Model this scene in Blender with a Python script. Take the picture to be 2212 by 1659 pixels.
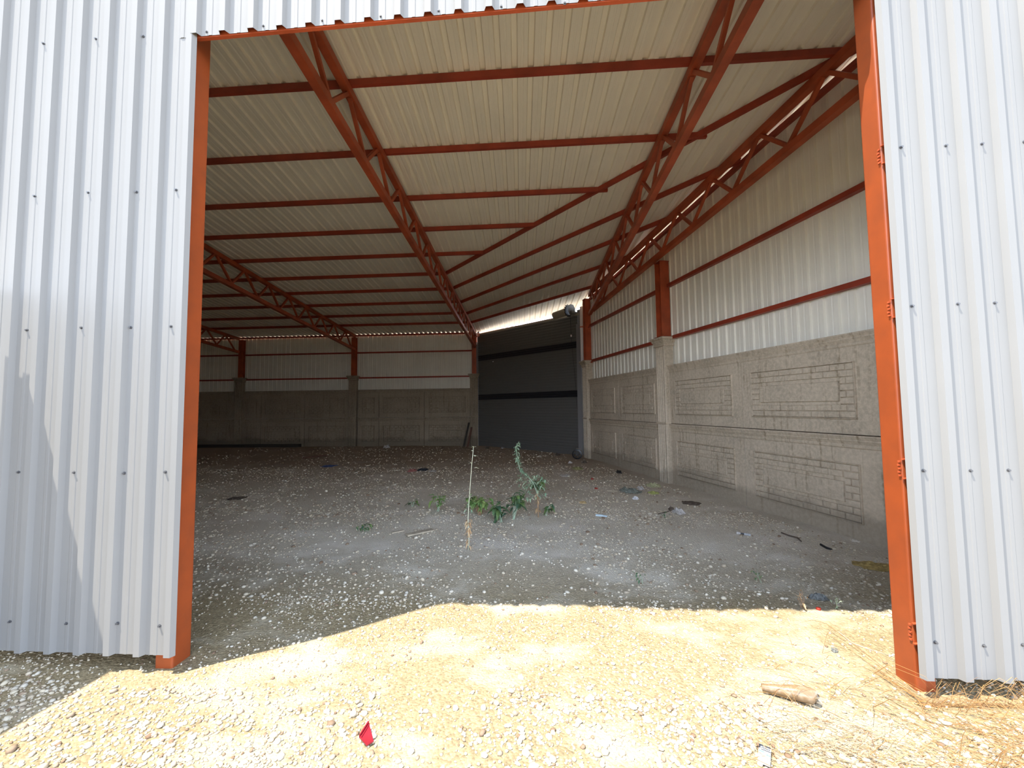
import bpy, math, random
import numpy as np
from mathutils import Vector, Matrix

# ------------------------------------------------------------------ clear
for o in list(bpy.data.objects):
    bpy.data.objects.remove(o)
SC = bpy.context.scene
COL = SC.collection
random.seed(7)
RNG = np.random.default_rng(11)

# ------------------------------------------------------------------ camera
FPX, PITCH, ROLL, YAW = 875.0, 3.312, -0.6515, -3.70
CAM_H = 1.6
a_, p_, r_ = map(math.radians, (YAW, PITCH, ROLL))
fw = Vector((math.sin(a_) * math.cos(p_), math.cos(a_) * math.cos(p_), math.sin(p_)))
rt = Vector((math.cos(a_), -math.sin(a_), 0))
up = rt.cross(fw)
Rv = math.cos(r_) * rt + math.sin(r_) * up
Uv = -math.sin(r_) * rt + math.cos(r_) * up
cd = bpy.data.cameras.new('camera')
cd.sensor_fit = 'HORIZONTAL'
cd.angle_x = 2 * math.atan(1106.0 / FPX)
cd.clip_start = 0.05
cd.clip_end = 300
cam = bpy.data.objects.new('camera', cd)
COL.objects.link(cam)
M = Matrix((Rv, Uv, -fw)).transposed().to_4x4()
M.translation = Vector((0, 0, CAM_H))
cam.matrix_world = M
SC.camera = cam

# ------------------------------------------------------------------ sky, sun, exposure
SUN_E, SKY_S = 5.0, 1.0
w = bpy.data.worlds.new('world')
SC.world = w
w.use_nodes = True
nt = w.node_tree
nt.nodes.clear()
wo = nt.nodes.new('ShaderNodeOutputWorld')
bg = nt.nodes.new('ShaderNodeBackground')
tc = nt.nodes.new('ShaderNodeTexCoord')
sx = nt.nodes.new('ShaderNodeSeparateXYZ')
rp = nt.nodes.new('ShaderNodeValToRGB')
# clear summer sky: hazy and bright at the horizon, deeper towards the zenith
els = rp.color_ramp.elements
els[0].position = 0.0; els[0].color = (1.3, 1.42, 1.6, 1)
els[1].position = 1.0; els[1].color = (0.42, 0.60, 0.95, 1)
for p_e, c_e in ((0.05, (2.0, 2.25, 2.6)), (0.14, (2.9, 3.3, 3.9)), (0.24, (2.5, 2.9, 3.6)), (0.42, (1.25, 1.5, 1.95)), (0.65, (0.62, 0.82, 1.15))):
    e_ = els.new(p_e); e_.color = (*c_e, 1)
nt.links.new(tc.outputs['Generated'], sx.inputs[0])
nt.links.new(sx.outputs['Z'], rp.inputs[0])
nt.links.new(rp.outputs[0], bg.inputs['Color'])
bg.inputs['Strength'].default_value = SKY_S
nt.links.new(bg.outputs[0], wo.inputs[0])

SUN_V = Vector((1.465, 0.935, -4.15)).normalized()
sd = bpy.data.lights.new('sun', 'SUN')
sd.energy = SUN_E
sd.angle = math.radians(0.55)
sd.color = (1.0, 0.945, 0.84)
sun = bpy.data.objects.new('sun', sd)
COL.objects.link(sun)
sun.location = (-8, -6, 22)
sun.rotation_euler = SUN_V.to_track_quat('-Z', 'Y').to_euler()

SC.view_settings.view_transform = 'Standard'
SC.view_settings.look = 'None'
SC.view_settings.gamma = 1.0
SC.view_settings.use_curve_mapping = False
SC.view_settings.exposure = 1.40
try:
    SC.cycles.max_bounces = 16
    SC.cycles.diffuse_bounces = 10
    SC.cycles.sample_clamp_indirect = 6.0
except Exception:
    pass

# ------------------------------------------------------------------ materials
def new_mat(name):
    m = bpy.data.materials.new(name)
    m.use_nodes = True
    n = m.node_tree
    b = n.nodes['Principled BSDF']
    return m, n, b

def N(n, t, **k):
    x = n.nodes.new(t)
    for kk, v in k.items():
        setattr(x, kk, v)
    return x

def mixc(n, fac, c1, c2, blend='MIX'):
    x = n.nodes.new('ShaderNodeMix')
    x.data_type = 'RGBA'
    x.blend_type = blend
    for sock, v in ((x.inputs[0], fac), (x.inputs[6], c1), (x.inputs[7], c2)):
        if hasattr(v, 'links') or isinstance(v, bpy.types.NodeSocket):
            n.links.new(v, sock)
        elif isinstance(v, (int, float)):
            sock.default_value = v
        else:
            sock.default_value = (*v, 1) if len(v) == 3 else v
    return x.outputs[2]

def pos(n, scale=(1, 1, 1)):
    g = N(n, 'ShaderNodeNewGeometry')
    mp = N(n, 'ShaderNodeMapping')
    mp.inputs['Scale'].default_value = scale
    n.links.new(g.outputs['Position'], mp.inputs['Vector'])
    return mp.outputs[0]

def noise(n, vec, scale, detail=4, rough=0.55):
    x = N(n, 'ShaderNodeTexNoise')
    x.inputs['Scale'].default_value = scale
    x.inputs['Detail'].default_value = detail
    x.inputs['Roughness'].default_value = rough
    if vec is not None:
        n.links.new(vec, x.inputs['Vector'])
    return x.outputs['Fac']

def ramp(n, fac, p0, p1, c0=(0, 0, 0), c1=(1, 1, 1)):
    x = N(n, 'ShaderNodeValToRGB')
    e = x.color_ramp.elements
    e[0].position, e[1].position = p0, p1
    e[0].color, e[1].color = (*c0, 1), (*c1, 1)
    n.links.new(fac, x.inputs[0])
    return x.outputs[0]

def bump(n, b, height, strength=0.3, dist=0.01):
    x = N(n, 'ShaderNodeBump')
    x.inputs['Strength'].default_value = strength
    x.inputs['Distance'].default_value = dist
    n.links.new(height, x.inputs['Height'])
    n.links.new(x.outputs[0], b.inputs['Normal'])

def simple(name, c, rough=0.6, metal=0.0, var=0.0, scale=8.0, c2=None, spec=0.5, bmp=0.0, stretch=(1, 1, 1)):
    m, n, b = new_mat(name)
    b.inputs['Roughness'].default_value = rough
    b.inputs['Metallic'].default_value = metal
    b.inputs['Specular IOR Level'].default_value = spec
    if var > 0 or c2:
        v = pos(n, stretch)
        f = noise(n, v, scale)
        cc = c2 or tuple(x * (1 - var) for x in c)
        n.links.new(mixc(n, ramp(n, f, 0.35, 0.65), c, cc), b.inputs['Base Color'])
        if bmp:
            bump(n, b, f, bmp, 0.004)
    else:
        b.inputs['Base Color'].default_value = (*c, 1)
    return m

MT = {}
MT['sheet_out'] = simple('white_painted_sheet', (0.221, 0.2155, 0.206), 0.6, 0, 0.04, 1.2, spec=0.15)
MT['sheet_in'] = simple('cream_backcoat_sheet', (0.90, 0.84, 0.72), 0.5, 0, 0.05, 1.5)
MT['sheet_wall_in'] = simple('beige_backcoat_sheet', (0.89, 0.85, 0.735), 0.5, 0, 0.08, 1.0)
MT['red'] = simple('red_oxide_primer', (0.48, 0.090, 0.030), 0.5, 0, 0.35, 3.0)
MT['red_dark'] = simple('red_oxide_primer_dark', (0.36, 0.05, 0.022), 0.5, 0, 0.3, 3.0)
MT['rust_orange'] = simple('orange_red_oxide_primer', (0.29, 0.055, 0.0105), 0.5, 0, 0.0, 6.0, c2=(0.235, 0.047, 0.0105))
MT['screw'] = simple('zinc_screw', (0.10, 0.10, 0.105), 0.5, 0.3)
MT['door_slat'] = simple('anthracite_slat', (0.115, 0.112, 0.105), 0.45)
MT['door_black'] = simple('black_slat', (0.015, 0.015, 0.02), 0.4)
MT['rail'] = simple('grey_guide_rail', (0.22, 0.215, 0.22), 0.4)
MT['drum'] = simple('beige_drum_cover', (0.34, 0.30, 0.23), 0.5)
MT['bracket'] = simple('grey_bracket', (0.10, 0.095, 0.085), 0.6)
MT['white_plastic'] = simple('white_plastic', (0.82, 0.78, 0.78), 0.4)
MT['black'] = simple('black_plastic', (0.012, 0.012, 0.014), 0.4)
MT['chrome'] = simple('bare_steel', (0.6, 0.6, 0.6), 0.25, 1.0)
MT['pink_red'] = simple('salmon_primer', (0.62, 0.22, 0.16), 0.5)
MT['timber_dark'] = simple('dark_timber', (0.045, 0.035, 0.028), 0.8, 0, 0.4, 5, stretch=(0.3, 3, 3))
MT['timber_pale'] = simple('pale_timber', (0.45, 0.38, 0.28), 0.8, 0, 0.35, 6)
MT['timber_red'] = simple('reddish_timber', (0.14, 0.06, 0.04), 0.8, 0, 0.35, 6)

def concrete(name, c):
    m, n, b = new_mat(name)
    b.inputs['Roughness'].default_value = 0.9
    b.inputs['Specular IOR Level'].default_value = 0.2
    v = pos(n)
    big = noise(n, v, 1.3, 5)
    fine = noise(n, v, 22, 6, 0.65)
    streak = noise(n, pos(n, (9, 9, 0.55)), 1.6, 4, 0.6)
    col = mixc(n, ramp(n, big, 0.3, 0.7), c, tuple(x * 0.72 for x in c))
    col = mixc(n, ramp(n, streak, 0.55, 0.72), col, tuple(x * y for x, y in zip(c, (0.50, 0.46, 0.40))))
    col = mixc(n, ramp(n, fine, 0.42, 0.62, (0, 0, 0), (0.5, 0.5, 0.5)), col, tuple(min(1, x * 1.25) for x in c))
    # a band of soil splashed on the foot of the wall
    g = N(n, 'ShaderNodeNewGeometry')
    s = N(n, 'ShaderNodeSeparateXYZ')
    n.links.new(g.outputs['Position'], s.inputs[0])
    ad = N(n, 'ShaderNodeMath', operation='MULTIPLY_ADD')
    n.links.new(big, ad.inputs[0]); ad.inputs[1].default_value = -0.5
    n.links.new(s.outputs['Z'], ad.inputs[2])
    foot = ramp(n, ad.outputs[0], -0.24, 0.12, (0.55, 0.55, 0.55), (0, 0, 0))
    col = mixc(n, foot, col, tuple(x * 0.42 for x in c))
    n.links.new(col, b.inputs['Base Color'])
    bump(n, b, fine, 0.18, 0.004)
    return m
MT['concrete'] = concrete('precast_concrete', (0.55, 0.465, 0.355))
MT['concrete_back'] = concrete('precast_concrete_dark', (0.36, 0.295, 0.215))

def ground_mat():
    m, n, b = new_mat('gravel_ground')
    b.inputs['Roughness'].default_value = 0.95
    b.inputs['Specular IOR Level'].default_value = 0.1
    v = pos(n)
    big = noise(n, v, 0.55, 4)
    mid = noise(n, pos(n, (1, 1.4, 1)), 1.0, 6, 0.62)
    fine = noise(n, v, 45, 5, 0.7)
    vo = N(n, 'ShaderNodeTexVoronoi')
    vo.inputs['Scale'].default_value = 70
    n.links.new(v, vo.inputs['Vector'])
    vs = N(n, 'ShaderNodeSeparateColor')
    n.links.new(vo.outputs['Color'], vs.inputs[0])
    base = mixc(n, ramp(n, vs.outputs[0], 0.1, 0.9), (0.36, 0.30, 0.205), (0.56, 0.475, 0.33))
    base = mixc(n, ramp(n, fine, 0.42, 0.62, (0, 0, 0), (0.5, 0.5, 0.5)), base, (0.30, 0.245, 0.17))
    dust = ramp(n, mid, 0.50, 0.62)
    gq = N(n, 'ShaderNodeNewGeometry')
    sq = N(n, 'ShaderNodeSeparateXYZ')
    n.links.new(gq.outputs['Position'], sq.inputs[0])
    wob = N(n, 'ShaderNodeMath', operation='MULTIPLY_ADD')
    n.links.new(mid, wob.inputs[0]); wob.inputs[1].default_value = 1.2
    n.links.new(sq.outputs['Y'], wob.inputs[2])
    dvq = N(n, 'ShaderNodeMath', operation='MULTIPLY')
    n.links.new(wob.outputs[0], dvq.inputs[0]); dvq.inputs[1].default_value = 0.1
    inner = ramp(n, dvq.outputs[0], 0.39, 0.54)  # brightness painted in: shaded floor inside paler, sunlit ground outside darker
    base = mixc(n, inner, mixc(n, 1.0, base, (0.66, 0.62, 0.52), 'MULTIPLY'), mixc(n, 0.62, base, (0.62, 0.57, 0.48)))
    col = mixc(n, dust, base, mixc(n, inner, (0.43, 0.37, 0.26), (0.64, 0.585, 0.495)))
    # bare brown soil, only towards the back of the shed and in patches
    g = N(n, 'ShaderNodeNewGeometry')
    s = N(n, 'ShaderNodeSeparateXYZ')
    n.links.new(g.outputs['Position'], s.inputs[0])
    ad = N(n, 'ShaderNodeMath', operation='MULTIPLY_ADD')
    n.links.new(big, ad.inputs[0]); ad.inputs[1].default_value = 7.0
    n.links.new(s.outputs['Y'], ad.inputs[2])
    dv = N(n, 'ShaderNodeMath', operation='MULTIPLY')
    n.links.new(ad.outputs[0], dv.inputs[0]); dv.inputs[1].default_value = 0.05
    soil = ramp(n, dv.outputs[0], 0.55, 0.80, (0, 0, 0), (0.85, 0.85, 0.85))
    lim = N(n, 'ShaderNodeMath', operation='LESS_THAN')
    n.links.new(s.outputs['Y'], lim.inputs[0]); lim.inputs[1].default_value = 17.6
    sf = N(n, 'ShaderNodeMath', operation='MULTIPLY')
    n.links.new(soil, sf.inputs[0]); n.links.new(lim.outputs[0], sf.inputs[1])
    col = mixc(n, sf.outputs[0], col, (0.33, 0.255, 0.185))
    n.links.new(col, b.inputs['Base Color'])
    h = N(n, 'ShaderNodeMath', operation='MULTIPLY_ADD')
    n.links.new(vo.outputs['Distance'], h.inputs[0]); h.inputs[1].default_value = -0.8
    n.links.new(fine, h.inputs[2])
    bump(n, b, h.outputs[0], 0.8, 0.012)
    return m
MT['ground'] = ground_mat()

def stone_mat():
    m, n, b = new_mat('gravel_stone')
    b.inputs['Roughness'].default_value = 0.9
    b.inputs['Specular IOR Level'].default_value = 0.2
    g = N(n, 'ShaderNodeNewGeometry')
    x = N(n, 'ShaderNodeValToRGB')
    cr = x.color_ramp
    cr.interpolation = 'LINEAR'
    cr.elements[0].position = 0; cr.elements[0].color = (0.17, 0.11, 0.07, 1)
    cr.elements[1].position = 1; cr.elements[1].color = (0.66, 0.61, 0.50, 1)
    for p, c in ((0.07, (0.26, 0.19, 0.13)), (0.15, (0.36, 0.30, 0.22)), (0.4, (0.44, 0.37, 0.27)), (0.6, (0.49, 0.425, 0.315)), (0.8, (0.45, 0.41, 0.34)), (0.93, (0.54, 0.48, 0.38))):
        e = cr.elements.new(p); e.color = (*c, 1)
    n.links.new(g.outputs['Random Per Island'], x.inputs[0])
    n.links.new(x.outputs[0], b.inputs['Base Color'])
    return m
MT['stone'] = stone_mat()

def leafmat(name, c, c2):
    m, n, b = new_mat(name)
    b.inputs['Roughness'].default_value = 0.6
    g = N(n, 'ShaderNodeNewGeometry')
    n.links.new(mixc(n, g.outputs['Random Per Island'], c, c2), b.inputs['Base Color'])
    return m
MT['leaf'] = leafmat('green_leaf', (0.10, 0.20, 0.055), (0.22, 0.30, 0.09))
MT['leaf_pale'] = leafmat('greygreen_leaf', (0.20, 0.32, 0.20), (0.34, 0.42, 0.27))
MT['leaf_dark'] = leafmat('dark_leaf', (0.035, 0.085, 0.05), (0.12, 0.19, 0.05))
MT['leaf_dry'] = leafmat('dry_leaf', (0.42, 0.24, 0.11), (0.56, 0.40, 0.22))
MT['stem'] = simple('pale_stem', (0.55, 0.56, 0.40), 0.7)
MT['stem_green'] = simple('greygreen_stem', (0.34, 0.44, 0.31), 0.7)
MT['stem_brown'] = simple('brown_stem', (0.34, 0.22, 0.13), 0.8)
MT['straw'] = leafmat('dry_straw', (0.19, 0.085, 0.025), (0.40, 0.23, 0.08))
MT['straw_grey'] = leafmat('grey_straw', (0.20, 0.15, 0.09), (0.36, 0.28, 0.17))

# ------------------------------------------------------------------ mesh builder
class MB:
    def __init__(s):
        s.v, s.f = [], []
    def add(s, vs, fs):
        o = len(s.v)
        s.v += [tuple(map(float, x)) for x in vs]
        s.f += [tuple(i + o for i in q) for q in fs]
        return s
    def obox(s, c, ax, ay, az):
        c, ax, ay, az = map(Vector, (c, ax, ay, az))
        vs = [c + sx * ax + sy * ay + sz * az for sz in (-1, 1) for sy in (-1, 1) for sx in (-1, 1)]
        return s.add(vs, [(0, 2, 3, 1), (4, 5, 7, 6), (0, 1, 5, 4), (2, 6, 7, 3), (0, 4, 6, 2), (1, 3, 7, 5)])
    def box(s, x0, x1, y0, y1, z0, z1):
        return s.obox(((x0 + x1) / 2, (y0 + y1) / 2, (z0 + z1) / 2), ((x1 - x0) / 2, 0, 0), (0, (y1 - y0) / 2, 0), (0, 0, (z1 - z0) / 2))
    def prism(s, prof, p0, p1, side, upv, closed=True):
        """extrude a 2-D outline (side, up) from p0 to p1"""
        p0, p1, side, upv = map(Vector, (p0, p1, side, upv))
        n = len(prof)
        vs = [p + side * a + upv * b for p in (p0, p1) for a, b in prof]
        fs = [(i, (i + 1) % n, n + (i + 1) % n, n + i) for i in range(n if closed else n - 1)]
        if closed:
            fs += [tuple(reversed(range(n))), tuple(range(n, 2 * n))]
        return s.add(vs, fs)
    def bar(s, p0, p1, w, h, upv=(0, 0, 1)):
        p0, p1 = Vector(p0), Vector(p1)
        d = (p1 - p0).normalized()
        sd_ = d.cross(Vector(upv)).normalized()
        u = sd_.cross(d).normalized()
        return s.prism([(-w / 2, -h / 2), (w / 2, -h / 2), (w / 2, h / 2), (-w / 2, h / 2)], p0, p1, sd_, u)
    def tube(s, pts, rad, n=8, cap=True):
        pts = [Vector(p) for p in pts]
        if not hasattr(rad, '__len__'):
            rad = [rad] * len(pts)
        vs = []
        for i, p in enumerate(pts):
            d = (pts[min(i + 1, len(pts) - 1)] - pts[max(i - 1, 0)])
            d = d.normalized() if d.length > 1e-9 else Vector((0, 0, 1))
            a = Vector((1, 0, 0)) if abs(d.x) < 0.8 else Vector((0, 1, 0))
            e1 = d.cross(a).normalized()
            e2 = d.cross(e1)
            for k in range(n):
                t = 2 * math.pi * k / n
                vs.append(p + (e1 * math.cos(t) + e2 * math.sin(t)) * rad[i])
        fs = []
        for i in range(len(pts) - 1):
            for k in range(n):
                fs.append((i * n + k, i * n + (k + 1) % n, (i + 1) * n + (k + 1) % n, (i + 1) * n + k))
        if cap:
            fs += [tuple(reversed(range(n))), tuple(range((len(pts) - 1) * n, len(pts) * n))]
        return s.add(vs, fs)
    def build(s, name, mat, parent=None, smooth=False, loc=None):
        off = Vector((0, 0, 0))
        q = parent
        while q is not None:
            off += q.location
            q = q.parent
        l = Vector(loc) if loc is not None else Vector((0, 0, 0))
        me = bpy.data.meshes.new(name)
        me.from_pydata([tuple(Vector(v) - off - l) for v in s.v], [], s.f)
        me.update()
        if smooth:
            me.polygons.foreach_set('use_smooth', [True] * len(me.polygons))
        me.materials.append(MT[mat] if isinstance(mat, str) else mat)
        o = bpy.data.objects.new(name, me)
        COL.objects.link(o)
        o.location = l
        if parent is not None:
            o.parent = parent
        return o

def tag(o, label=None, cat=None, group=None, kind=None):
    if label: o['label'] = label
    if cat: o['category'] = cat
    if group: o['group'] = group
    if kind: o['kind'] = kind
    return o

def empty(name, loc):
    o = bpy.data.objects.new(name, None)
    o.empty_display_size = 0.2
    COL.objects.link(o)
    o.location = loc
    return o

def copy_part(o, parent, delta):
    c = o.copy()
    COL.objects.link(c)
    c.parent = parent
    c.location = Vector(o.location) + Vector(delta)
    return c

ORD = ['first', 'second', 'third', 'fourth', 'fifth', 'sixth', 'seventh', 'eighth', 'ninth', 'tenth']

# ------------------------------------------------------------------ layout constants (metres)
RC, RA = 0.073, 6.175                     # roof plane  z = RA - RC*y
def roofz(y): return RA - RC * y
YF = 2.512                                # face of the front posts
YB = 17.2                                 # inner face of the back wall
WA = -0.268                               # bearing of the right wall
WO = Vector((3.83, 4.85, 0))
WT = Vector((math.sin(WA), math.cos(WA), 0))      # along the right wall, going in
WM = Vector((math.cos(WA), -math.sin(WA), 0))     # out through the right wall
def wp(s, m=0.0, z=0.0): return WO + WT * s + WM * m + Vector((0, 0, z))
DL = Vector((-2.62, 17.27, 0)); DR = Vector((1.44, 13.70, 0))
DD = (DR - DL).normalized(); DLEN = (DR - DL).length
DN = Vector((DD.y, -DD.x, 0))
if DN.y > 0: DN = -DN                     # towards the inside
def dp(s, n=0.0, z=0.0): return DL + DD * s + DN * n + Vector((0, 0, z))

def gz(x, y):
    """gentle unevenness of the ground"""
    return (0.010 * math.sin(1.7 * x + 0.6 * y) + 0.008 * math.sin(2.9 * y - 1.1 * x + 1.0) + 0.006 * math.sin(4.3 * x + 3.1 * y + 2.0)) - 0.008

# ------------------------------------------------------------------ ground
def build_ground():
    xs = np.concatenate([np.linspace(-45, -9, 13)[:-1], np.linspace(-9, 7, 161), np.linspace(7, 45, 14)[1:]])
    ys = np.concatenate([np.linspace(-40, 1, 15)[:-1], np.linspace(1, 18.5, 176), np.linspace(18.5, 50, 12)[1:]])
    vs = [(x, y, gz(x, y) if (-9 < x < 7 and 1 < y < 18.5) else -0.004) for y in ys for x in xs]
    nx = len(xs)
    fs = [(j * nx + i, j * nx + i + 1, (j + 1) * nx + i + 1, (j + 1) * nx + i) for j in range(len(ys) - 1) for i in range(nx - 1)]
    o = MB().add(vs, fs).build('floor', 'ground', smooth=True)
    tag(o, 'dusty beige gravel ground running from outside into the shed', 'ground', kind='structure')
build_ground()

# ------------------------------------------------------------------ corrugated sheet
CR, SD, DP = 0.040, 0.014, 0.028          # crown width, side run, depth of the 27/200 profile
def profile(t0, t1, first, bead=True, CR=CR, SD=SD, DP=DP):
    """(t, depth) polyline; 'first' = left base of one rib, ribs every 0.2"""
    out = []
    k = math.floor((t0 - first) / 0.2) - 1
    t = first + 0.2 * k
    while t < t1 + 0.2:
        out += [(t, 0), (t + SD, DP), (t + SD + CR, DP), (t + 2 * SD + CR, 0)]
        if bead:
            c = t + 0.2 / 2 + SD + CR / 2
            out += [(c - 0.014, 0), (c - 0.009, 0.0025), (c + 0.009, 0.0025), (c + 0.014, 0)]
        t += 0.2
    def at(q):
        for (a, da), (b, db) in zip(out, out[1:]):
            if a <= q <= b:
                return da + (db - da) * (q - a) / max(1e-9, b - a)
        return 0
    res = [(t0, at(t0))] + [p for p in out if t0 < p[0] < t1] + [(t1, at(t1))]
    return res

def wall_sheet(p_of, t0, t1, first, z0, z1, flip=1):
    """p_of(t, depth) -> (x, y); z0/z1 numbers or functions of t"""
    mb = MB()
    pr = profile(t0, t1, first)
    f0 = z0 if callable(z0) else (lambda t: z0)
    f1 = z1 if callable(z1) else (lambda t: z1)
    vs = []
    for t, d in pr:
        x, y = p_of(t, d)
        vs += [(x, y, f0(t)), (x, y, f1(t))]
    fs = [(2 * i, 2 * i + 2, 2 * i + 3, 2 * i + 1) for i in range(len(pr) - 1)]
    return mb.add(vs, fs)

# ---------------------------------------------------------------- front wall
YP = 2.468                                # pan plane of the front sheets
wf = empty('wall_front', (-2.4, YP, 0))
tag(wf, 'white corrugated metal front wall around the wide doorway', 'wall', kind='structure')
front = lambda t, d: (t, YP - d)
RIB0 = -3.330 - SD                        # base of a rib on the left sheet
sL = wall_sheet(front, -20.0, -3.33 + 1.0 + CR + SD, RIB0, 0.084, 7.2).build('left_sheet', 'sheet_out', wf)
RIBH = -2.112
HZ = lambda t: 4.140 + 0.0157 * (t + 2.11)
sH = wall_sheet(lambda t, d: (t, YP - 0.002 - d), -2.42, 2.13, RIBH, HZ, 7.2).build('header_sheet', 'sheet_out', wf)
sR = wall_sheet(front, 2.078, 9.0, 2.078, 0.084, 7.2).build('right_sheet', 'sheet_out', wf)
def screw_mesh():
    mb = MB()
    mb.tube([(0, 0, 0), (0, -0.0025, 0)], 0.010, 12)
    mb.tube([(0, -0.0025, 0), (0, -0.012, 0)], 0.0062, 6)
    return mb
scr = None
spots = []
for z in (0.268, 1.213, 2.160, 3.075, 4.166):
    for x in (-3.405, -3.012, -2.665, -2.385 if z < 4 else -2.206):
        spots.append((x, z + random.uniform(-.008, .008)))
for z in (0.27, 1.22, 2.164, 3.115, 4.16, 5.1):
    for x in (2.172, 2.419, 2.617, 2.85):
        spots.append((x, z + random.uniform(-.006, .006)))
for x in (-1.806, -1.397, -0.999, -0.611, -0.201, 0.207, 0.607):
    spots.append((x, 4.182 + random.uniform(-.01, .01)))
for x, z in spots:
    # seat the screw on whatever part of the profile is there
    f = RIB0 if x < -2.3 else (RIBH if x < 2.0 else 2.078)
    ph = (x - f) % 0.2
    d = DP if SD <= ph <= SD + CR else (0.0 if ph > 2 * SD + CR else 0.5 * DP)
    y = YP - d
    if scr is None:
        mb = screw_mesh(); mb.v = [(v[0] + x, v[1] + y, v[2] + z) for v in mb.v]
        scr = mb.build('screw', 'screw', wf, loc=Vector((x, y, z)) - wf.location)
        scr_data = scr.data
        # mesh is centred on its own origin
        me = scr.data
        mb2 = screw_mesh()
        me.clear_geometry(); me.from_pydata(mb2.v, [], mb2.f); me.update()
        scr.location = Vector((x, y, z)) - wf.location
    else:
        c = scr.copy(); COL.objects.link(c); c.parent = wf
        c.location = Vector((x, y, z)) - wf.location

# header angle behind the sheet, red
hb = MB()
za, zb = HZ(-2.33), HZ(2.115)
hb.prism([(0.004, 0.0), (0.030, 0.0), (0.030, 0.004), (0.010, 0.004), (0.010, 0.10), (0.004, 0.10)], (-2.33, YP, za - 0.004), (2.115, YP, zb - 0.004), (0, 1, 0), (0, 0, 1))
o = hb.build('header_angle', 'red')
tag(o, 'thin red steel angle along the top of the doorway', 'steel beam', kind='thing')

# ---------------------------------------------------------------- doorway posts
def post(x0, x1, z1, label, notches, side):
    rootp = empty('door_post', ((x0 + x1) / 2, YF + .07, 0))
    tag(rootp, label, 'steel post', kind='thing')
    mb = MB()
    r = 0.012
    y0, y1 = YF, YF + 0.142
    prof = []
    for cx_, cy_, a0 in ((x1 - r, y1 - r, 0), (x0 + r, y1 - r, 90), (x0 + r, y0 + r, 180), (x1 - r, y0 + r, 270)):
        for k in range(4):
            a = math.radians(a0 + 30 * k)
            prof.append((cx_ + r * math.cos(a), cy_ + r * math.sin(a)))
    mb.prism(prof, (0, 0, -0.03), (0, 0, z1), (1, 0, 0), (0, 1, 0))
    mb.build('tube', 'rust_orange', rootp)
    for z in notches:
        g = MB()
        xe = x0 - 0.004
        for k in range(5):
            g.obox((xe, YF + 0.012 + 0.004 * (k % 2), z - 0.04 + 0.02 * k), (0.004, 0, 0), (0, 0.007, 0), (0, 0, 0.005))
        g.obox((x0 + 0.01, YF - 0.008, z - 0.055), (0.014, 0, 0), (0, 0.008, 0), (0, 0, 0.003))
        g.obox((x0 + 0.01, YF - 0.008, z + 0.055), (0.014, 0, 0), (0, 0.008, 0), (0, 0, 0.003))
        g.build('weld', 'red', rootp)
    return rootp
post(-2.455, -2.335, 4.40, 'shaded red-brown steel post on the left of the doorway', [], 1)
post(2.096, 2.205, 5.86, 'sunlit orange steel post on the right of the doorway', [0.30, 1.22, 2.16, 3.10], -1)

# ---------------------------------------------------------------- roof sheet
RS = -0.045                               # ribs lean this much in x per metre of y
def roof_end(x0):
    """y where the rib line starting at (x0, YF) leaves the building"""
    best = 60.0
    X = lambda y: x0 + RS * (y - YF)
    y = 1.9
    while y < 19:
        x = X(y)
        inside = True
        if (Vector((x, y, 0)) - WO).dot(WM) > 0.42: inside = False
        if x < DL.x - 0.1:
            if y > YB + 0.75: inside = False
        else:
            if (Vector((x, y, 0)) - DL).dot(DN) < -0.60: inside = False
        if not inside:
            return y
        y += 0.01
    return y
def build_roof():
    mb = MB()
    pr = profile(-20.3, 5.3, -20.2 + 0.03, True, 0.056, 0.012, 0.038)
    rows = []
    for t, d in pr:
        ye = roof_end(t)
        rows.append((t, d, max(2.25, ye)))
    ysteps = np.linspace(0, 1, 6)
    vs = []
    for t, d, ye in rows:
        for q in ysteps:
            y = 2.2 + (ye - 2.2) * q
            vs.append((t + RS * (y - YF), y, roofz(y) + d))
    n = len(ysteps)
    fs = [(i * n + k, (i + 1) * n + k, (i + 1) * n + k + 1, i * n + k + 1) for i in range(len(rows) - 1) for k in range(n - 1)]
    o = mb.add(vs, fs).build('ceiling', 'sheet_in')
    tag(o, 'cream corrugated metal roof sheeting sloping down to the back', 'roof', kind='structure')
build_roof()

# ---------------------------------------------------------------- purlins
def cee(name, p0, p1, w, h, mat, side=1, parent=None):
    """lipped C section; web up-right, bottom flange and lip seen from below"""
    p0, p1 = Vector(p0), Vector(p1)
    d = (p1 - p0).normalized()
    sdv = d.cross(Vector((0, 0, 1))).normalized() * side
    u = sdv.cross(d).normalized()
    if u.z < 0: u = -u
    t, l = 0.004, 0.016
    prof = [(-w/2, -h/2), (w/2, -h/2), (w/2, -h/2 + l), (w/2 - t, -h/2 + l), (w/2 - t, -h/2 + t), (-w/2 + t, -h/2 + t),
            (-w/2 + t, h/2 - t), (w/2 - t, h/2 - t), (w/2 - t, h/2 - l), (w/2, h/2 - l), (w/2, h/2), (-w/2, h/2)]
    return MB().prism(prof, p0, p1, sdv, u).build(name, mat, parent)

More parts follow.
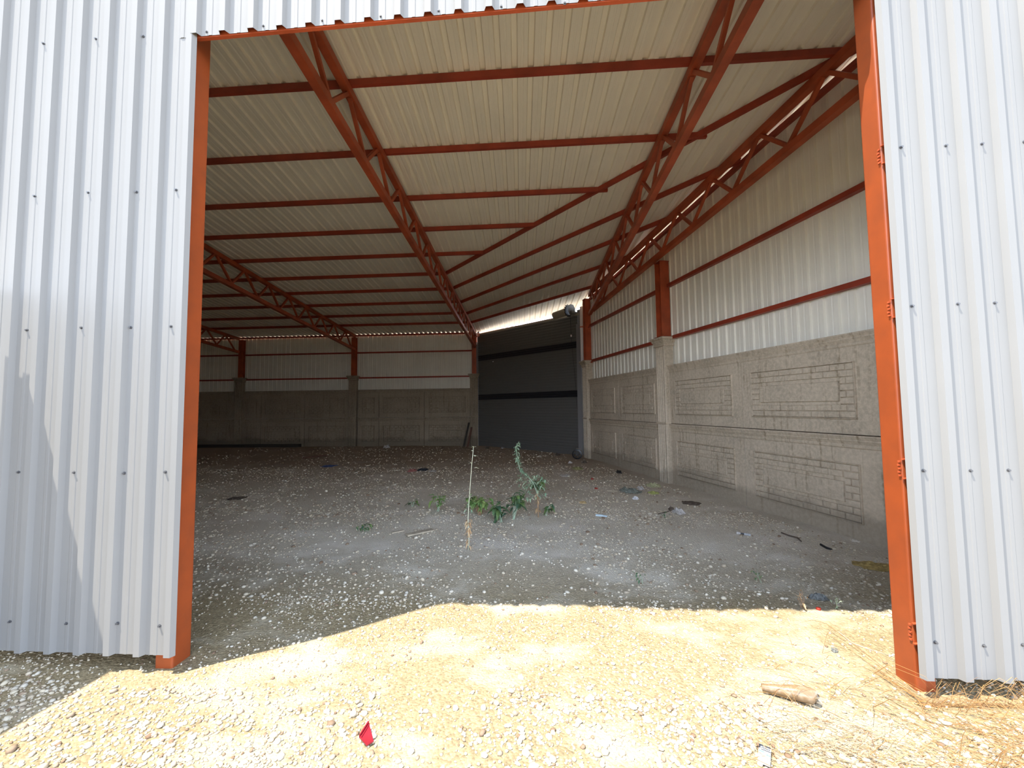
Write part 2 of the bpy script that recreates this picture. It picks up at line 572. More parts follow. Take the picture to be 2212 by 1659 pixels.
PY = [4.831, 6.093, 7.347, 8.504, 9.719, 10.903, 12.063, 13.251, 14.495, 15.731]
PXE = [3.75, 2.60, 1.33, -0.02, -1.29, -2.50, -2.53, -2.57, -2.60, -2.64]
PH = 0.085
for i, (y, xe) in enumerate(zip(PY, PXE)):
    z = roofz(y) - 0.004 - PH / 2
    o = cee('purlin', (-19.8, y, z), (xe, y, z), 0.05, PH, 'red_dark', side=-1)
    lab = ORD[i] + ' red roof purlin in from the doorway, running parallel to the front wall'
    tag(o, lab, 'purlin', 'red purlins parallel to the front wall', 'thing')
DIAG = [((-2.48, 10.87), (3.80, 4.80)), ((-2.50, 11.98), (3.40, 6.70)), ((-2.55, 13.30), (2.90, 8.35)), ((-2.58, 14.55), (2.42, 10.17)), ((-2.62, 15.74), (1.78, 12.18))]
for i, (a, b) in enumerate(DIAG):
    dz = 0.004 + PH / 2
    o = cee('purlin', (*a, roofz(a[1]) - dz), (*b, roofz(b[1]) - dz), 0.05, PH, 'red_dark', side=-1)
    lab = ['slanting red purlin where the straight purlins stop, furthest from the shutter', 'second slanting red purlin from the open middle of the roof',
           'middle one of the five slanting red purlins', 'fourth slanting red purlin, second from the roller shutter', 'slanting red purlin against the bright strip above the roller shutter'][i]
    tag(o, lab, 'purlin', 'red purlins slanting parallel to the roller shutter', 'thing')

# ---------------------------------------------------------------- trusses
def truss(A, B, label, y_end_extra=0.0, depth=0.58, first=4.85, step=1.02, ystart=None):
    """A, B: (x, y) ends of the truss line"""
    A, B = Vector((*A, 0)), Vector((*B, 0))
    root = empty('roof_truss', (B.x, B.y, 0))
    tag(root, label, 'roof truss', 'red lattice roof trusses', 'thing')
    zt = lambda y: roofz(y) - 0.004 - PH - 0.052
    def P(y, z):
        t = (y - A.y) / (B.y - A.y)
        return Vector((A.x + (B.x - A.x) * t, y, z))
    c = 0.10
    MB().bar(P(A.y, zt(A.y)), P(B.y, zt(B.y)), c, c).build('top_chord', 'red', root)
    MB().bar(P(A.y, zt(A.y) - depth), P(B.y, zt(B.y) - depth), c, c).build('bottom_chord', 'red', root)
    k0 = math.ceil((A.y + 0.55 - first) / step)
    y = first + k0 * step
    while y < B.y - 0.12:
        yb1, yb2 = y - 0.46 * step, y + 0.54 * step
        top = P(y, zt(y) - 0.045)
        for yb in (yb1, yb2):
            if A.y + 0.02 < yb < B.y - 0.03:
                off = -0.035 if yb < y else 0.035
                tp = P(y + off, zt(y + off) - 0.045)
                bp = P(yb, zt(yb) - depth + 0.045)
                MB().bar(tp, bp, 0.048, 0.048, (1, 0, 0)).build('web_member', 'red', root)
        y += step
    return root
truss((-2.328, 2.56), (-2.675, 17.1), 'red lattice truss from above the doorway to the left edge of the shutter')
truss((-7.42, 2.60), (-7.98, 17.1), 'dim red lattice truss standing left of the doorway truss, over the second back column', first=4.95)
truss((-13.1, 2.60), (-13.3, 17.1), 'almost black truss in the darkest corner, furthest from the shutter', first=5.1)
truss((2.015, 2.68), (1.66, 12.75), 'red lattice truss from the right doorway post to the right edge of the shutter', first=4.85, step=1.07)
truss((4.16, 2.66), (1.70, 12.40), 'red lattice truss running alongside the right wall under a slit of daylight', first=4.98, step=1.02)

# ---------------------------------------------------------------- steel columns
def hcol(p, z0, z1, ax, w, label, grp):
    """H section, flanges facing ax"""
    p = Vector(p); ax = Vector(ax).normalized(); ay = Vector((-ax.y, ax.x, 0))
    root = empty('steel_column', (p.x, p.y, z0))
    tag(root, label, 'steel column', grp, 'thing')
    t = 0.012
    mb = MB()
    c = p + Vector((0, 0, (z0 + z1) / 2)); hz = Vector((0, 0, (z1 - z0) / 2 - 0.012))
    for s in (-1, 1):
        mb.obox(c + ax * s * (w / 2 - t / 2), ax * t / 2, ay * w / 2, hz)
    mb.obox(c, ax * (w / 2 - t), ay * 0.006, hz)
    mb.build('shaft', 'red', root)
    MB().obox(p + Vector((0, 0, z0 + 0.006)), ax * w * 0.68, ay * w * 0.68, (0, 0, 0.006)).build('base_plate', 'red_dark', root)
    MB().obox(p + Vector((0, 0, z1 - 0.006)), ax * w * 0.55, ay * w * 0.55, (0, 0, 0.006)).build('cap_plate', 'red_dark', root)
BX = [-2.74, -8.09, -13.3]
for x, lab in zip(BX, ['dark red steel column in the corner beside the shutter', 'black looking steel column on the middle pillar of the back wall', 'black looking steel column on the back wall pillar nearest the dark corner']):
    hcol((x, YB + 0.12, 0), 2.985, roofz(YB) - 0.16, (0, 1, 0), 0.19, lab, 'steel columns on the back wall')
hcol(wp(4.20, 0.015), 3.075, roofz(8.9) - 0.79, WT, 0.21, 'brown red steel column on the fluted pillar of the right wall', 'steel columns on the right wall')
hcol(wp(8.52, 0.025), 3.075, roofz(13.0) - 0.16, WT, 0.19, 'red steel column between the shutter and the right wall', 'steel columns on the right wall')

# ---------------------------------------------------------------- right wall: cladding, girts
wr = empty('wall_right', wp(4.2, 0.14))
tag(wr, 'beige corrugated cladding above the concrete panels on the right', 'wall', kind='structure')
def wtop(s):
    pts = [(-3, 5.93), (0, 5.765), (1.3, 5.69), (4.7, 5.40), (7.85, 5.14), (9.4, 5.0)]
    return float(np.interp(s, [p[0] for p in pts], [p[1] for p in pts]))
def rw(t, d):
    q = wp(t, 0.14 + d)
    return q.x, q.y
wall_sheet(rw, -2.4, 9.36, 0.03, -0.08, wtop).build('cladding', 'sheet_wall_in', wr)
GL = {4.185: 'upper', 3.045: 'lower'}
for z, nm in GL.items():
    e0, e1_ = (4.09, 4.31) if z > 4 else (3.945, 4.455)
    for s0, s1, bay in ((-2.2, e0, 'in the near bay of the right wall'), (e1_, 8.42 if z > 4 else 8.28, 'in the bay beside the shutter')):
        r = empty('girt', wp((s0 + s1) / 2, 0.10, z))
        tag(r, '%s red horizontal wall rail %s' % (nm, bay), 'wall rail', 'red rails on the right wall', 'thing')
        MB().bar(wp(s0, 0.095, z), wp(s1, 0.095, z), 0.08, 0.07).build('rail_tube', 'red_dark', r)
        if s1 > 8:
            MB().obox(wp(s1 - 0.03, 0.04, z - 0.05), WT * 0.03, WM * 0.02, (0, 0, 0.02)).build('bracket', 'red_dark', r)
        if s0 > 4 and s1 < 9:
            MB().obox(wp(s0 + 0.03, 0.04, z - 0.05), WT * 0.03, WM * 0.02, (0, 0, 0.02)).build('bracket', 'red_dark', r)
mb = MB()
ss = [-2.3, 0, 1.3, 4.7, 8.4]
for s0, s1 in zip(ss, ss[1:]):
    mb.bar(wp(s0, 0.10, wtop(s0) - 0.04), wp(s1, 0.10, wtop(s1) - 0.04), 0.07, 0.07)
o = mb.build('girt', 'red_dark')
tag(o, 'topmost red rail of the right wall, just below the slit of daylight', 'wall rail', 'red rails on the right wall', 'thing')

# ---------------------------------------------------------------- back wall cladding, girts
wb = empty('wall_back', (-8, YB + 0.2, 0))
tag(wb, 'dim corrugated cladding above the concrete panels at the back', 'wall', kind='structure')
wall_sheet(lambda t, d: (t, YB + 0.24 + d), -20.0, -2.45, -19.93, -0.08, roofz(YB) - 0.06).build('cladding', 'sheet_wall_in', wb)
wl = empty('wall_left', (-20, 10, 0))
tag(wl, 'corrugated metal end wall lost in the dark', 'wall', kind='structure')
wall_sheet(lambda t, d: (-20.0 - d, t), 2.4, 17.5, 2.5, -0.08, lambda t: roofz(t) + 0.0).build('cladding', 'sheet_wall_in', wl)
for z, nm in ((4.09, 'upper'), (2.975, 'lower')):
    xs_ = [-19.9, -13.4, -8.19, -2.84]
    for k in range(3):
        xa, xb = xs_[k] + (0.2 if k else 0), xs_[k + 1]
        bay = ['in the darkest bay', 'in the middle bay', 'in the bay beside the shutter'][k]
        o = MB().bar((xa, YB + 0.18, z), (xb, YB + 0.18, z), 0.08, 0.06).build('girt', 'red_dark')
        tag(o, '%s dark rail on the back wall %s' % (nm, bay), 'wall rail', 'dark rails on the back wall', 'thing')
ez = roofz(YB + 0.19) - 0.004 - 0.035
o = MB().bar((-19.9, YB + 0.19, ez), (-2.66, YB + 0.19, ez), 0.04, 0.07).build('girt', 'red_dark')
tag(o, 'dark eave beam under the row of bright dots at the back', 'wall rail', 'dark rails on the back wall', 'thing')

# ---------------------------------------------------------------- precast concrete wall
PHT = 1.225
def panel_mesh(width, z0, org, T, Mo, seed, pad=0.0):
    """a precast panel with brick relief; T along, Mo outward (away from the room)"""
    rr = random.Random(seed)
    mb = MB()
    w2 = width
    def q(s, z, m): return org + T * s + Mo * m + Vector((0, 0, z0 + z))
    def blk(s0, s1, za, zb, m0, m1, ch=0.004):
        c = q((s0 + s1) / 2, (za + zb) / 2, (m0 + m1) / 2)
        # chamfered slab: front face smaller
        vs = []
        for (m, e) in ((m1, 0), (m0, ch)):
            vs += [q(s0 + e, za + e, m), q(s1 - e, za + e, m), q(s1 - e, zb - e, m), q(s0 + e, zb - e, m)]
        mb.add(vs, [(4, 5, 6, 7), (0, 4, 7, 3), (1, 2, 6, 5), (3, 7, 6, 2), (0, 1, 5, 4), (3, 2, 1, 0)])
    blk(0.005 - pad, w2 - 0.005, -0.06 if z0 < 0.1 else 0.0, PHT - 0.004, 0.0, 0.06, 0.006)
    # cornice with three mouldings
    prof = [(0.0, PHT - 0.165), (-0.012, PHT - 0.15), (-0.016, PHT - 0.125), (-0.008, PHT - 0.115), (-0.024, PHT - 0.085), (-0.034, PHT - 0.07),
            (-0.028, PHT - 0.06), (-0.05, PHT - 0.02), (-0.05, PHT - 0.004), (0.0, PHT - 0.004)]
    n = len(prof)
    vs = [q(s, z, m) for s in (0.005 - pad, w2 - 0.005) for m, z in prof]
    fs = [(i, (i + 1) % n, n + (i + 1) % n, n + i) for i in range(n)] + [tuple(reversed(range(n))), tuple(range(n, 2 * n))]
    mb.add(vs, fs)
    # outer frame bead
    so0, so1, zo0, zo1 = 0.215, w2 - 0.215, 0.20, 0.868
    si0, si1, zi0, zi1 = 0.40, w2 - 0.38, 0.405, 0.655
    for (s0, s1, za, zb) in ((so0, so1, zo1, zo1 + 0.014), (so0, so1, zo0 - 0.014, zo0), (so0 - 0.014, so0, zo0 - 0.014, zo1 + 0.014), (so1, so1 + 0.014, zo0 - 0.014, zo1 + 0.014)):
        blk(s0, s1, za, zb, -0.024, 0.0)
    # inner plain tablet
    blk(si0, si1, zi0, zi1, -0.022, 0.0, 0.006)
    # bricks
    rows, bl = 8, 0.19
    bh = (zo1 - zo0) / rows
    for r in range(rows):
        za = zo0 + r * bh
        zc = za + bh / 2
        s = so0 - (bl / 2 if r % 2 else 0)
        while s < so1:
            a, b = max(s, so0) + 0.005, min(s + bl, so1) - 0.005
            if b - a > 0.02:
                segs = [(a, b)]
                if zi0 - 0.5 * bh < zc < zi1 + 0.5 * bh:
                    segs = []
                    if a < si0 - 0.01: segs.append((a, min(b, si0 - 0.008)))
                    if b > si1 + 0.01: segs.append((max(a, si1 + 0.008), b))
                for u0, u1 in segs:
                    if u1 - u0 > 0.02:
                        blk(u0, u1, za + 0.004, za + bh - 0.004, -0.015 - rr.uniform(0, 0.005), 0.0)
            s += bl
    return mb

def pillar_mesh(org, T, Mo, w=0.34, h=3.06, prot=0.10, back=0.115):
    """fluted square post with a moulded capital; org at centre of its face line"""
    shaft, cap = MB(), MB()
    def q(s, z, m): return org + T * s + Mo * m + Vector((0, 0, z))
    hw = w / 2
    # shaft with flutes on the room side
    prof = [(hw, back), (hw, -prot + 0.02), (hw - 0.02, -prot)]
    nfl = 4
    fl0, fl1 = hw - 0.035, -hw + 0.035
    fw_ = (fl0 - fl1) / nfl
    for k in range(nfl):
        a = fl0 - k * fw_
        prof += [(a, -prot), (a - 0.012, -prot + 0.032), (a - fw_ + 0.022, -prot + 0.032), (a - fw_ + 0.010, -prot)]
    prof += [(-hw + 0.02, -prot), (-hw, -prot + 0.02), (-hw, back)]
    n = len(prof)
    for za, zb in ((-0.03, 1.215), (1.255, h - 0.20)):
        vs = [q(s, z, m) for z in (za, zb) for s, m in prof]
        shaft.add(vs, [(i, (i + 1) % n, n + (i + 1) % n, n + i) for i in range(n)] + [tuple(reversed(range(n))), tuple(range(n, 2 * n))])
    vs = [q(s * 1.0, z, m) for z in (1.215, 1.255) for s, m in ((hw + 0.012, back), (hw + 0.012, -prot - 0.012), (-hw - 0.012, -prot - 0.012), (-hw - 0.012, back))]
    shaft.add(vs, [(0, 1, 5, 4), (1, 2, 6, 5), (2, 3, 7, 6), (3, 0, 4, 7), (3, 2, 1, 0), (4, 5, 6, 7)])
    # capital: stacked steps growing outward
    lv = [(h - 0.20, 0.0), (h - 0.185, 0.018), (h - 0.165, 0.018), (h - 0.155, 0.008), (h - 0.12, 0.02), (h - 0.075, 0.055), (h - 0.06, 0.05), (h - 0.045, 0.075), (h - 0.012, 0.078), (h, 0.068)]
    vs = []
    for z, e in lv:
        vs += [q(-hw - e, z, -prot - e), q(hw + e, z, -prot - e), q(hw + e, z, back + min(e, 0.02)), q(-hw - e, z, back + min(e, 0.02))]
    fs = []
    for i in range(len(lv) - 1):
        for k in range(4):
            fs.append((4 * i + k, 4 * i + (k + 1) % 4, 4 * i + 4 + (k + 1) % 4, 4 * i + 4 + k))
    fs += [(3, 2, 1, 0), tuple(range(4 * len(lv) - 4, 4 * len(lv)))]
    cap.add(vs, fs)
    return shaft, cap

def pillar(org, T, Mo, label, grp, mat, w=0.34):
    r = empty('concrete_pillar', org)
    tag(r, label, 'concrete pillar', grp, 'thing')
    sh, cp = pillar_mesh(Vector(org), Vector(T), Vector(Mo), w)
    sh.build('shaft', mat, r)
    cp.build('capital', mat, r)

pillar(wp(4.20), WT, WM, 'fluted concrete pillar with flared capital in the middle of the right wall', 'concrete pillars of the right wall', 'concrete')
pillar(wp(8.54), WT, WM, 'fluted concrete pillar next to the shutter at the far end of the right wall', 'concrete pillars of the right wall', 'concrete')
pillar(wp(-0.45), WT, WM, 'concrete pillar of the right wall hidden behind the sunlit doorway post', 'concrete pillars of the right wall', 'concrete')
bays = [(0.02, 'right wall near bay'), (4.39, 'right wall bay by the shutter')]
for s0, bay in bays:
    for k in range(2):
        for lvl in range(2):
            org = wp(s0 + 2.0 * k)
            mbp = panel_mesh(2.0 if not (s0 > 4 and k == 1) else 1.97, PHT * lvl, org, WT, WM, int(s0 * 10) + 7 * k + lvl, 0.29 if (s0 < 1 and k == 0) else 0.0)
            o = mbp.build('concrete_slab', 'concrete')
            end = ('half nearest the doorway post' if k == 0 else 'half by the middle pillar') if s0 < 1 else ('pillar half' if k == 0 else 'shutter half')
            tag(o, '%s brick-patterned slab in the %s, %s' % ('upper' if lvl else 'lower', bay, end), 'concrete slab', 'precast panels of the right wall', 'thing')
for lvl in range(2):
    o = panel_mesh(1.68, PHT * lvl, wp(-2.33), WT, WM, 40 + lvl).build('concrete_slab', 'concrete')
    tag(o, '%s concrete slab of the right wall hidden behind the front sheet' % ('upper' if lvl else 'lower'), 'concrete slab', 'precast panels of the right wall', 'thing')

BT, BM = Vector((1, 0, 0)), Vector((0, 1, 0))
for x, lab in zip(BX, ['dim concrete pillar in the back corner beside the shutter', 'dim concrete pillar in the middle of the back wall', 'dim concrete pillar nearest the dark end of the back wall']):
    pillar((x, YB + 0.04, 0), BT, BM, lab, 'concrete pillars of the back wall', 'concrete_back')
# panels left of each pillar: two full, one cut
for b, xr in enumerate([-2.92, -8.27, -13.48]):
    bay = ['beside the shutter', 'in the middle bay', 'in the darkest bay'][b]
    x = xr
    for k, wd in enumerate((2.0, 2.0, 0.95 if b != 1 else 0.84)):
        for lvl in range(2):
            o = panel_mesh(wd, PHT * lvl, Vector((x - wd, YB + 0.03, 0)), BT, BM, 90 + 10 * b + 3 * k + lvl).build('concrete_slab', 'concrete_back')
            tag(o, '%s concrete slab of the back wall %s, %s' % ('upper' if lvl else 'lower', bay, ['first from its shutter-side pillar', 'second from its shutter-side pillar', 'narrow one cut to fit'][k]), 'concrete slab', 'precast panels of the back wall', 'thing')
        x -= wd

# neighbouring yard wall outside, to the left of the doorway: its top edge throws the shadow on the left sheet
for k in range(4):
    for lvl in range(2):
        o = panel_mesh(2.0, PHT * lvl, Vector((-3.62, 2.34 - 2.0 * (k + 1), 0)), Vector((0, 1, 0)), Vector((-1, 0, 0)), 200 + 2 * k + lvl).build('concrete_slab', 'concrete')
        tag(o, '%s panel of the yard wall outside, %s from the front wall' % ('upper' if lvl else 'lower', ORD[k]), 'concrete slab', 'precast panels of the yard wall outside', 'thing')


# ------------------------------------------------------------------ roller shutter
dr = empty('door_1', dp(DLEN / 2))
tag(dr, 'dark grey closed roller shutter with two black bands', 'roller shutter', kind='structure')
S0, S1 = 0.10, DLEN - 0.10
def curtain(z0, z1, pitch, mat, name, depth=0.012, n0=0.0):
    mb = MB()
    pts = []
    z = z0
    while z < z1 - 1e-6:
        h = min(pitch, z1 - z)
        for q, d in ((0.0, 0.0), (0.10, 0.0), (0.22, 0.75), (0.40, 1.0), (0.62, 1.0), (0.82, 0.75), (0.96, 0.0)):
            pts.append((z + h * q, n0 + depth * d))
        z += pitch
    pts.append((z1, n0))
    vs = []
    for z, d in pts:
        vs += [tuple(dp(S0, d, z)), tuple(dp(S1, d, z))]
    fs = [(2 * i, 2 * i + 1, 2 * i + 3, 2 * i + 2) for i in range(len(pts) - 1)]
    return mb.add(vs, fs).build(name, mat, dr)
curtain(0.14, 1.93, 0.0995, 'door_slat', 'curtain')
curtain(1.93, 2.16, 0.0767, 'door_black', 'black_band', 0.020)
curtain(2.16, 3.60, 0.0995, 'door_slat', 'curtain')
curtain(3.60, 3.83, 0.0767, 'door_black', 'black_band', 0.020)
curtain(3.83, 4.72, 0.0995, 'door_slat', 'curtain')
MB().obox(dp(DLEN / 2, 0.0, 0.055), DD * (S1 - S0) / 2, DN * 0.016, (0, 0, 0.085)).build('bottom_bar', 'door_slat', dr)
for sx_, nm in ((0.07, 'guide_rail'), (DLEN - 0.04, 'guide_rail')):
    g = MB()
    wd = 0.05 if sx_ < 1 else 0.085
    g.obox(dp(sx_, 0.045, 2.2), DD * wd, DN * 0.006, (0, 0, 2.2))
    g.obox(dp(sx_ + (0 if sx_ < 1 else 0.01), -0.02, 2.45), DD * wd * 1.1, DN * 0.006, (0, 0, 2.45))
    g.obox(dp(sx_ + (-wd if sx_ < 1 else wd), 0.0125, 2.2), DD * 0.005, DN * 0.038, (0, 0, 2.2))
    g.build(nm, 'rail', dr)
# lintel: pale strip and red tube above the curtain
MB().obox(dp(DLEN / 2, -0.02, 4.745), DD * (DLEN / 2 - 0.05), DN * 0.02, (0, 0, 0.03)).build('lintel_strip', 'drum', dr)
MB().obox(dp(DLEN / 2, -0.10, 4.765), DD * (DLEN / 2), DN * 0.045, (0, 0, 0.045)).build('lintel_tube', 'pink_red', dr)
# shaft housing and end plate at the right
hs = MB()
hs.tube([dp(DLEN - 0.95, 0.20, 4.80), dp(DLEN - 0.945, 0.20, 4.80), dp(DLEN - 0.32, 0.20, 4.86)], [0.10, 0.125, 0.135], 24)
hs.build('motor_housing', 'drum', dr, smooth=False)
bp_ = MB()
pl = []
for k in range(8):
    a = math.radians(22.5 + 45 * k)
    pl.append((0.20 * math.cos(a), 0.21 * math.sin(a)))
bp_.prism(pl, dp(DLEN - 0.17, 0.20, 4.87), dp(DLEN - 0.185, 0.20, 4.87), DN, (0, 0, 1))
bp_.prism([(-0.2, -0.04), (0.16, -0.04), (0.16, 0.04), (-0.2, 0.04)], dp(DLEN - 0.20, 0.12, 4.80), dp(DLEN - 0.14, 0.12, 4.80), DN, (0, 0, 1))
bp_.build('end_plate', 'bracket', dr)
tl = MB()
tl.tube([dp(DLEN - 0.34, 0.20, 4.87), dp(DLEN - 0.31, 0.20, 4.87)], 0.19, 14)
for k in range(14):
    a = 2 * math.pi * k / 14
    tl.obox(dp(DLEN - 0.325, 0.20 + 0.20 * math.cos(a), 4.87 + 0.20 * math.sin(a)), DD * 0.012, DN * 0.018, (0, 0, 0.018))
tl.build('chain_sprocket', 'black', dr)
ch = MB()
ch.tube([dp(DLEN - 0.325, 0.10, 4.80), dp(DLEN - 0.31, 0.10, 4.40), dp(DLEN - 0.30, 0.10, 4.02)], 0.006, 5)
ch.tube([dp(DLEN - 0.30, 0.10, 4.02), dp(DLEN - 0.25, 0.10, 3.4), dp(DLEN - 0.17, 0.09, 2.5), dp(DLEN - 0.14, 0.08, 1.6)], 0.004, 5)
cr_ = ch.build('pull_cord', 'black', dr)
MB().tube([dp(DLEN - 0.305, 0.10, 4.06), dp(DLEN - 0.30, 0.10, 4.02), dp(DLEN - 0.295, 0.10, 3.98)], [0.012, 0.03, 0.012], 10).build('toggle', 'white_plastic', cr_)
MB().obox(dp(1.05, 0.02, 3.50), DD * 0.018, DN * 0.008, (0, 0, 0.018)).build('latch', 'white_plastic', dr)
MB().obox(dp(0.06, 0.06, 4.37), DD * 0.02, DN * 0.02, (0, 0, 0.05)).build('latch', 'white_plastic', dr)
# small red bracket at the left end of the lintel
bk = MB()
bk.obox(dp(0.02, 0.10, 4.78), DD * 0.22, DN * 0.05, (0, 0, 0.012))
bk.obox(dp(0.02, 0.10, 4.66), DD * 0.14, DN * 0.05, (0, 0, 0.012))
bk.obox(dp(0.22, 0.10, 4.72), DD * 0.012, DN * 0.05, (0, 0, 0.07))
bk.build('lintel_bracket', 'pink_red', dr)

# white drain pipe between the shutter and the corner column
pp = empty('drain_pipe', wp(8.86, -0.02, 3.08))
tag(pp, 'white vertical plastic pipe between the shutter frame and the red corner column', 'pipe', kind='thing')
MB().tube([wp(8.86, -0.02, 3.05), wp(8.86, -0.02, 4.9)], 0.055, 14).build('tube', 'white_plastic', pp, smooth=True)
MB().tube([wp(8.86, -0.02, 4.20), wp(8.86, -0.02, 4.25)], 0.062, 14).build('clip', 'pink_red', pp)

# ------------------------------------------------------------------ ground points seen through the doorway
def ray(u, v):
    return fw + Rv * ((u - 1106.0) / FPX) - Uv * ((v - 829.5) / FPX)
def gp(u, v, dz=0.0):
    """point of the ground under an image position"""
    d = ray(u, v)
    t = -CAM_H / d.z
    x, y = d.x * t, d.y * t
    return Vector((x, y, gz(x, y) + dz))
def pv(u, v, y):
    """point at depth y"""
    d = ray(u, v)
    t = y / d.y
    return Vector((d.x * t, y, CAM_H + d.z * t))

# ------------------------------------------------------------------ gravel
def build_stones(name, label, regions, seed):
    rg = np.random.default_rng(seed)
    ph = (1 + 5 ** 0.5) / 2
    ico = np.array([(-1, ph, 0), (1, ph, 0), (-1, -ph, 0), (1, -ph, 0), (0, -1, ph), (0, 1, ph), (0, -1, -ph), (0, 1, -ph), (ph, 0, -1), (ph, 0, 1), (-ph, 0, -1), (-ph, 0, 1)], float)
    ico /= np.linalg.norm(ico[0])
    tri = np.array([(0, 11, 5), (0, 5, 1), (0, 1, 7), (0, 7, 10), (0, 10, 11), (1, 5, 9), (5, 11, 4), (11, 10, 2), (10, 7, 6), (7, 1, 8), (3, 9, 4), (3, 4, 2), (3, 2, 6), (3, 6, 8), (3, 8, 9), (4, 9, 5), (2, 4, 11), (6, 2, 10), (8, 6, 7), (9, 8, 1)])
    V, T = [], []
    k = 0
    for (n, xf, y0, y1, r0, sg, rmax) in regions:
        y = rg.uniform(y0, y1, n)
        xa, xb = xf(y)
        x = xa + (xb - xa) * rg.random(n)
        # clusters and bare dusty patches
        f = np.sin(2.1 * x + 1.3 * y) * np.sin(1.7 * y - 0.8 * x + 1) + 0.6 * np.sin(4.3 * x - 2.9 * y + 2) * np.sin(3.7 * y + 2.2 * x)
        keep = rg.random(n) < np.clip(0.72 + 0.5 * f, 0.12, 1)
        x, y = x[keep], y[keep]
        r = np.minimum(r0 * np.exp(rg.normal(0, sg, len(x))), rmax)
        for i in range(len(x)):
            v = ico * (1 + rg.uniform(-0.22, 0.22, (12, 1)))
            v = v * np.array([1.0, rg.uniform(0.6, 1.0), rg.uniform(0.4, 0.75)]) * r[i]
            a = rg.uniform(0, 6.283)
            c, s_ = math.cos(a), math.sin(a)
            b = rg.uniform(-0.35, 0.35)
            v = np.stack([v[:, 0], v[:, 1] * math.cos(b) - v[:, 2] * math.sin(b), v[:, 1] * math.sin(b) + v[:, 2] * math.cos(b)], 1)
            v = np.stack([c * v[:, 0] - s_ * v[:, 1], s_ * v[:, 0] + c * v[:, 1], v[:, 2]], 1)
            v += np.array([x[i], y[i], gz(x[i], y[i]) + 0.22 * r[i]])
            V.append(v); T.append(tri + 12 * k); k += 1
    V = np.concatenate(V); T = np.concatenate(T)
    me = bpy.data.meshes.new(name)
    me.vertices.add(len(V)); me.vertices.foreach_set('co', V.astype(np.float32).ravel())
    me.loops.add(len(T) * 3); me.loops.foreach_set('vertex_index', T.astype(np.int32).ravel())
    me.polygons.add(len(T)); me.polygons.foreach_set('loop_start', np.arange(0, len(T) * 3, 3, dtype=np.int32))
    me.update(calc_edges=True)
    me.materials.append(MT['stone'])
    o = bpy.data.objects.new(name, me); COL.objects.link(o)
    tag(o, label, 'gravel', kind='stuff')
inx = lambda y: (np.maximum(-0.915 * y - 0.15, -12.0), np.minimum(4.9 - 0.278 * y, 3.75 + 0 * y))
build_stones('gravel', 'loose pale gravel scattered over the ground outside and inside', [
    (19000, lambda y: (-1.45 * y - 0.1, 1.30 * y + 0.1), 1.55, 3.5, 0.0062, 0.42, 0.02),
    (420, lambda y: (-1.45 * y - 0.1, 1.30 * y + 0.1), 1.55, 2.4, 0.017, 0.25, 0.028),
    (9000, lambda y: (-1.45 * y - 0.1, 1.30 * y + 0.1), 1.5, 2.35, 0.0088, 0.38, 0.02),
    (13000, inx, 3.3, 6.5, 0.0085, 0.45, 0.028),
    (9500, inx, 6.0, 11.0, 0.012, 0.45, 0.04),
    (3500, inx, 10.0, 16.9, 0.016, 0.4, 0.05)], 5)

# ------------------------------------------------------------------ dry grass
def build_straw():
    rg = random.Random(21)
    for nm, mat, cnt, lab in (('dry_grass', 'straw', 1100, 'golden dry grass lying over the gravel by the right doorway post'), ('dry_stalks', 'straw_grey', 190, 'long thin grey dry stalks tangled on the gravel beside the bottle')):
        mb = MB()
        for i in range(cnt):
            if nm == 'dry_grass':
                u = 2240 - 640 * rg.random() ** 1.7
                lo = 1335 + max(0, (1750 - u)) * 0.10
                v = rg.uniform(1400 if u > 1950 else lo + 20, 1690)
                if u > 1930: v = max(v, 1475)
                if rg.random() > 0.25 + 0.75 * (u - 1600) / 640: continue
            else:
                u, v = rg.gauss(1790, 90), rg.gauss(1590, 60)
                if v > 1700: continue
            p = gp(u, v)
            L = rg.uniform(0.06, 0.26) if nm == 'dry_grass' else rg.uniform(0.12, 0.42)
            a = math.radians(rg.gauss(-30, 28)) + (math.pi if rg.random() < 0.3 else 0)
            d = Vector((math.cos(a), math.sin(a), 0))
            rise = rg.uniform(0.0, 0.05) if rg.random() < 0.8 else rg.uniform(0.05, 0.16)
            side = Vector((-d.y, d.x, 0)) * rg.uniform(-0.25, 0.25) * L
            pts = []
            for q in (0, 0.33, 0.66, 1.0):
                x = p + d * L * q + side * q * q
                if x.y > 2.40 and (x.x > 2.02 or x.x < -2.2): x.y = 2.40
                pts.append(Vector((x.x, x.y, gz(x.x, x.y) + 0.004 + rise * math.sin(q * 2.4))))
            w_ = rg.uniform(0.0007, 0.0016)
            mb.tube(pts, [w_, w_, w_ * 0.8, w_ * 0.4], 3, False)
        o = mb.build(nm, mat)
        tag(o, lab, 'dry grass', kind='stuff')
    mb = MB()
    for i in range(46):
        x = rg.uniform(2.06, 3.1) if i > 14 else rg.uniform(2.0, 2.2)
        y = rg.uniform(2.36, 2.43)
        p = Vector((x, y, gz(x, y)))
        L = rg.uniform(0.05, 0.17)
        d = Vector((rg.uniform(-0.6, 0.6), rg.uniform(-0.6, 0.05), 1)).normalized()
        mb.tube([p, p + d * L * 0.5, p + d * L + Vector((rg.uniform(-.03, .03), -0.02, -0.015))], [0.0014, 0.0011, 0.0006], 3, False)
    o = mb.build('dry_grass', 'straw')
    tag(o, 'upright dry grass tufts along the foot of the right front sheet', 'dry grass', kind='stuff')
build_straw()

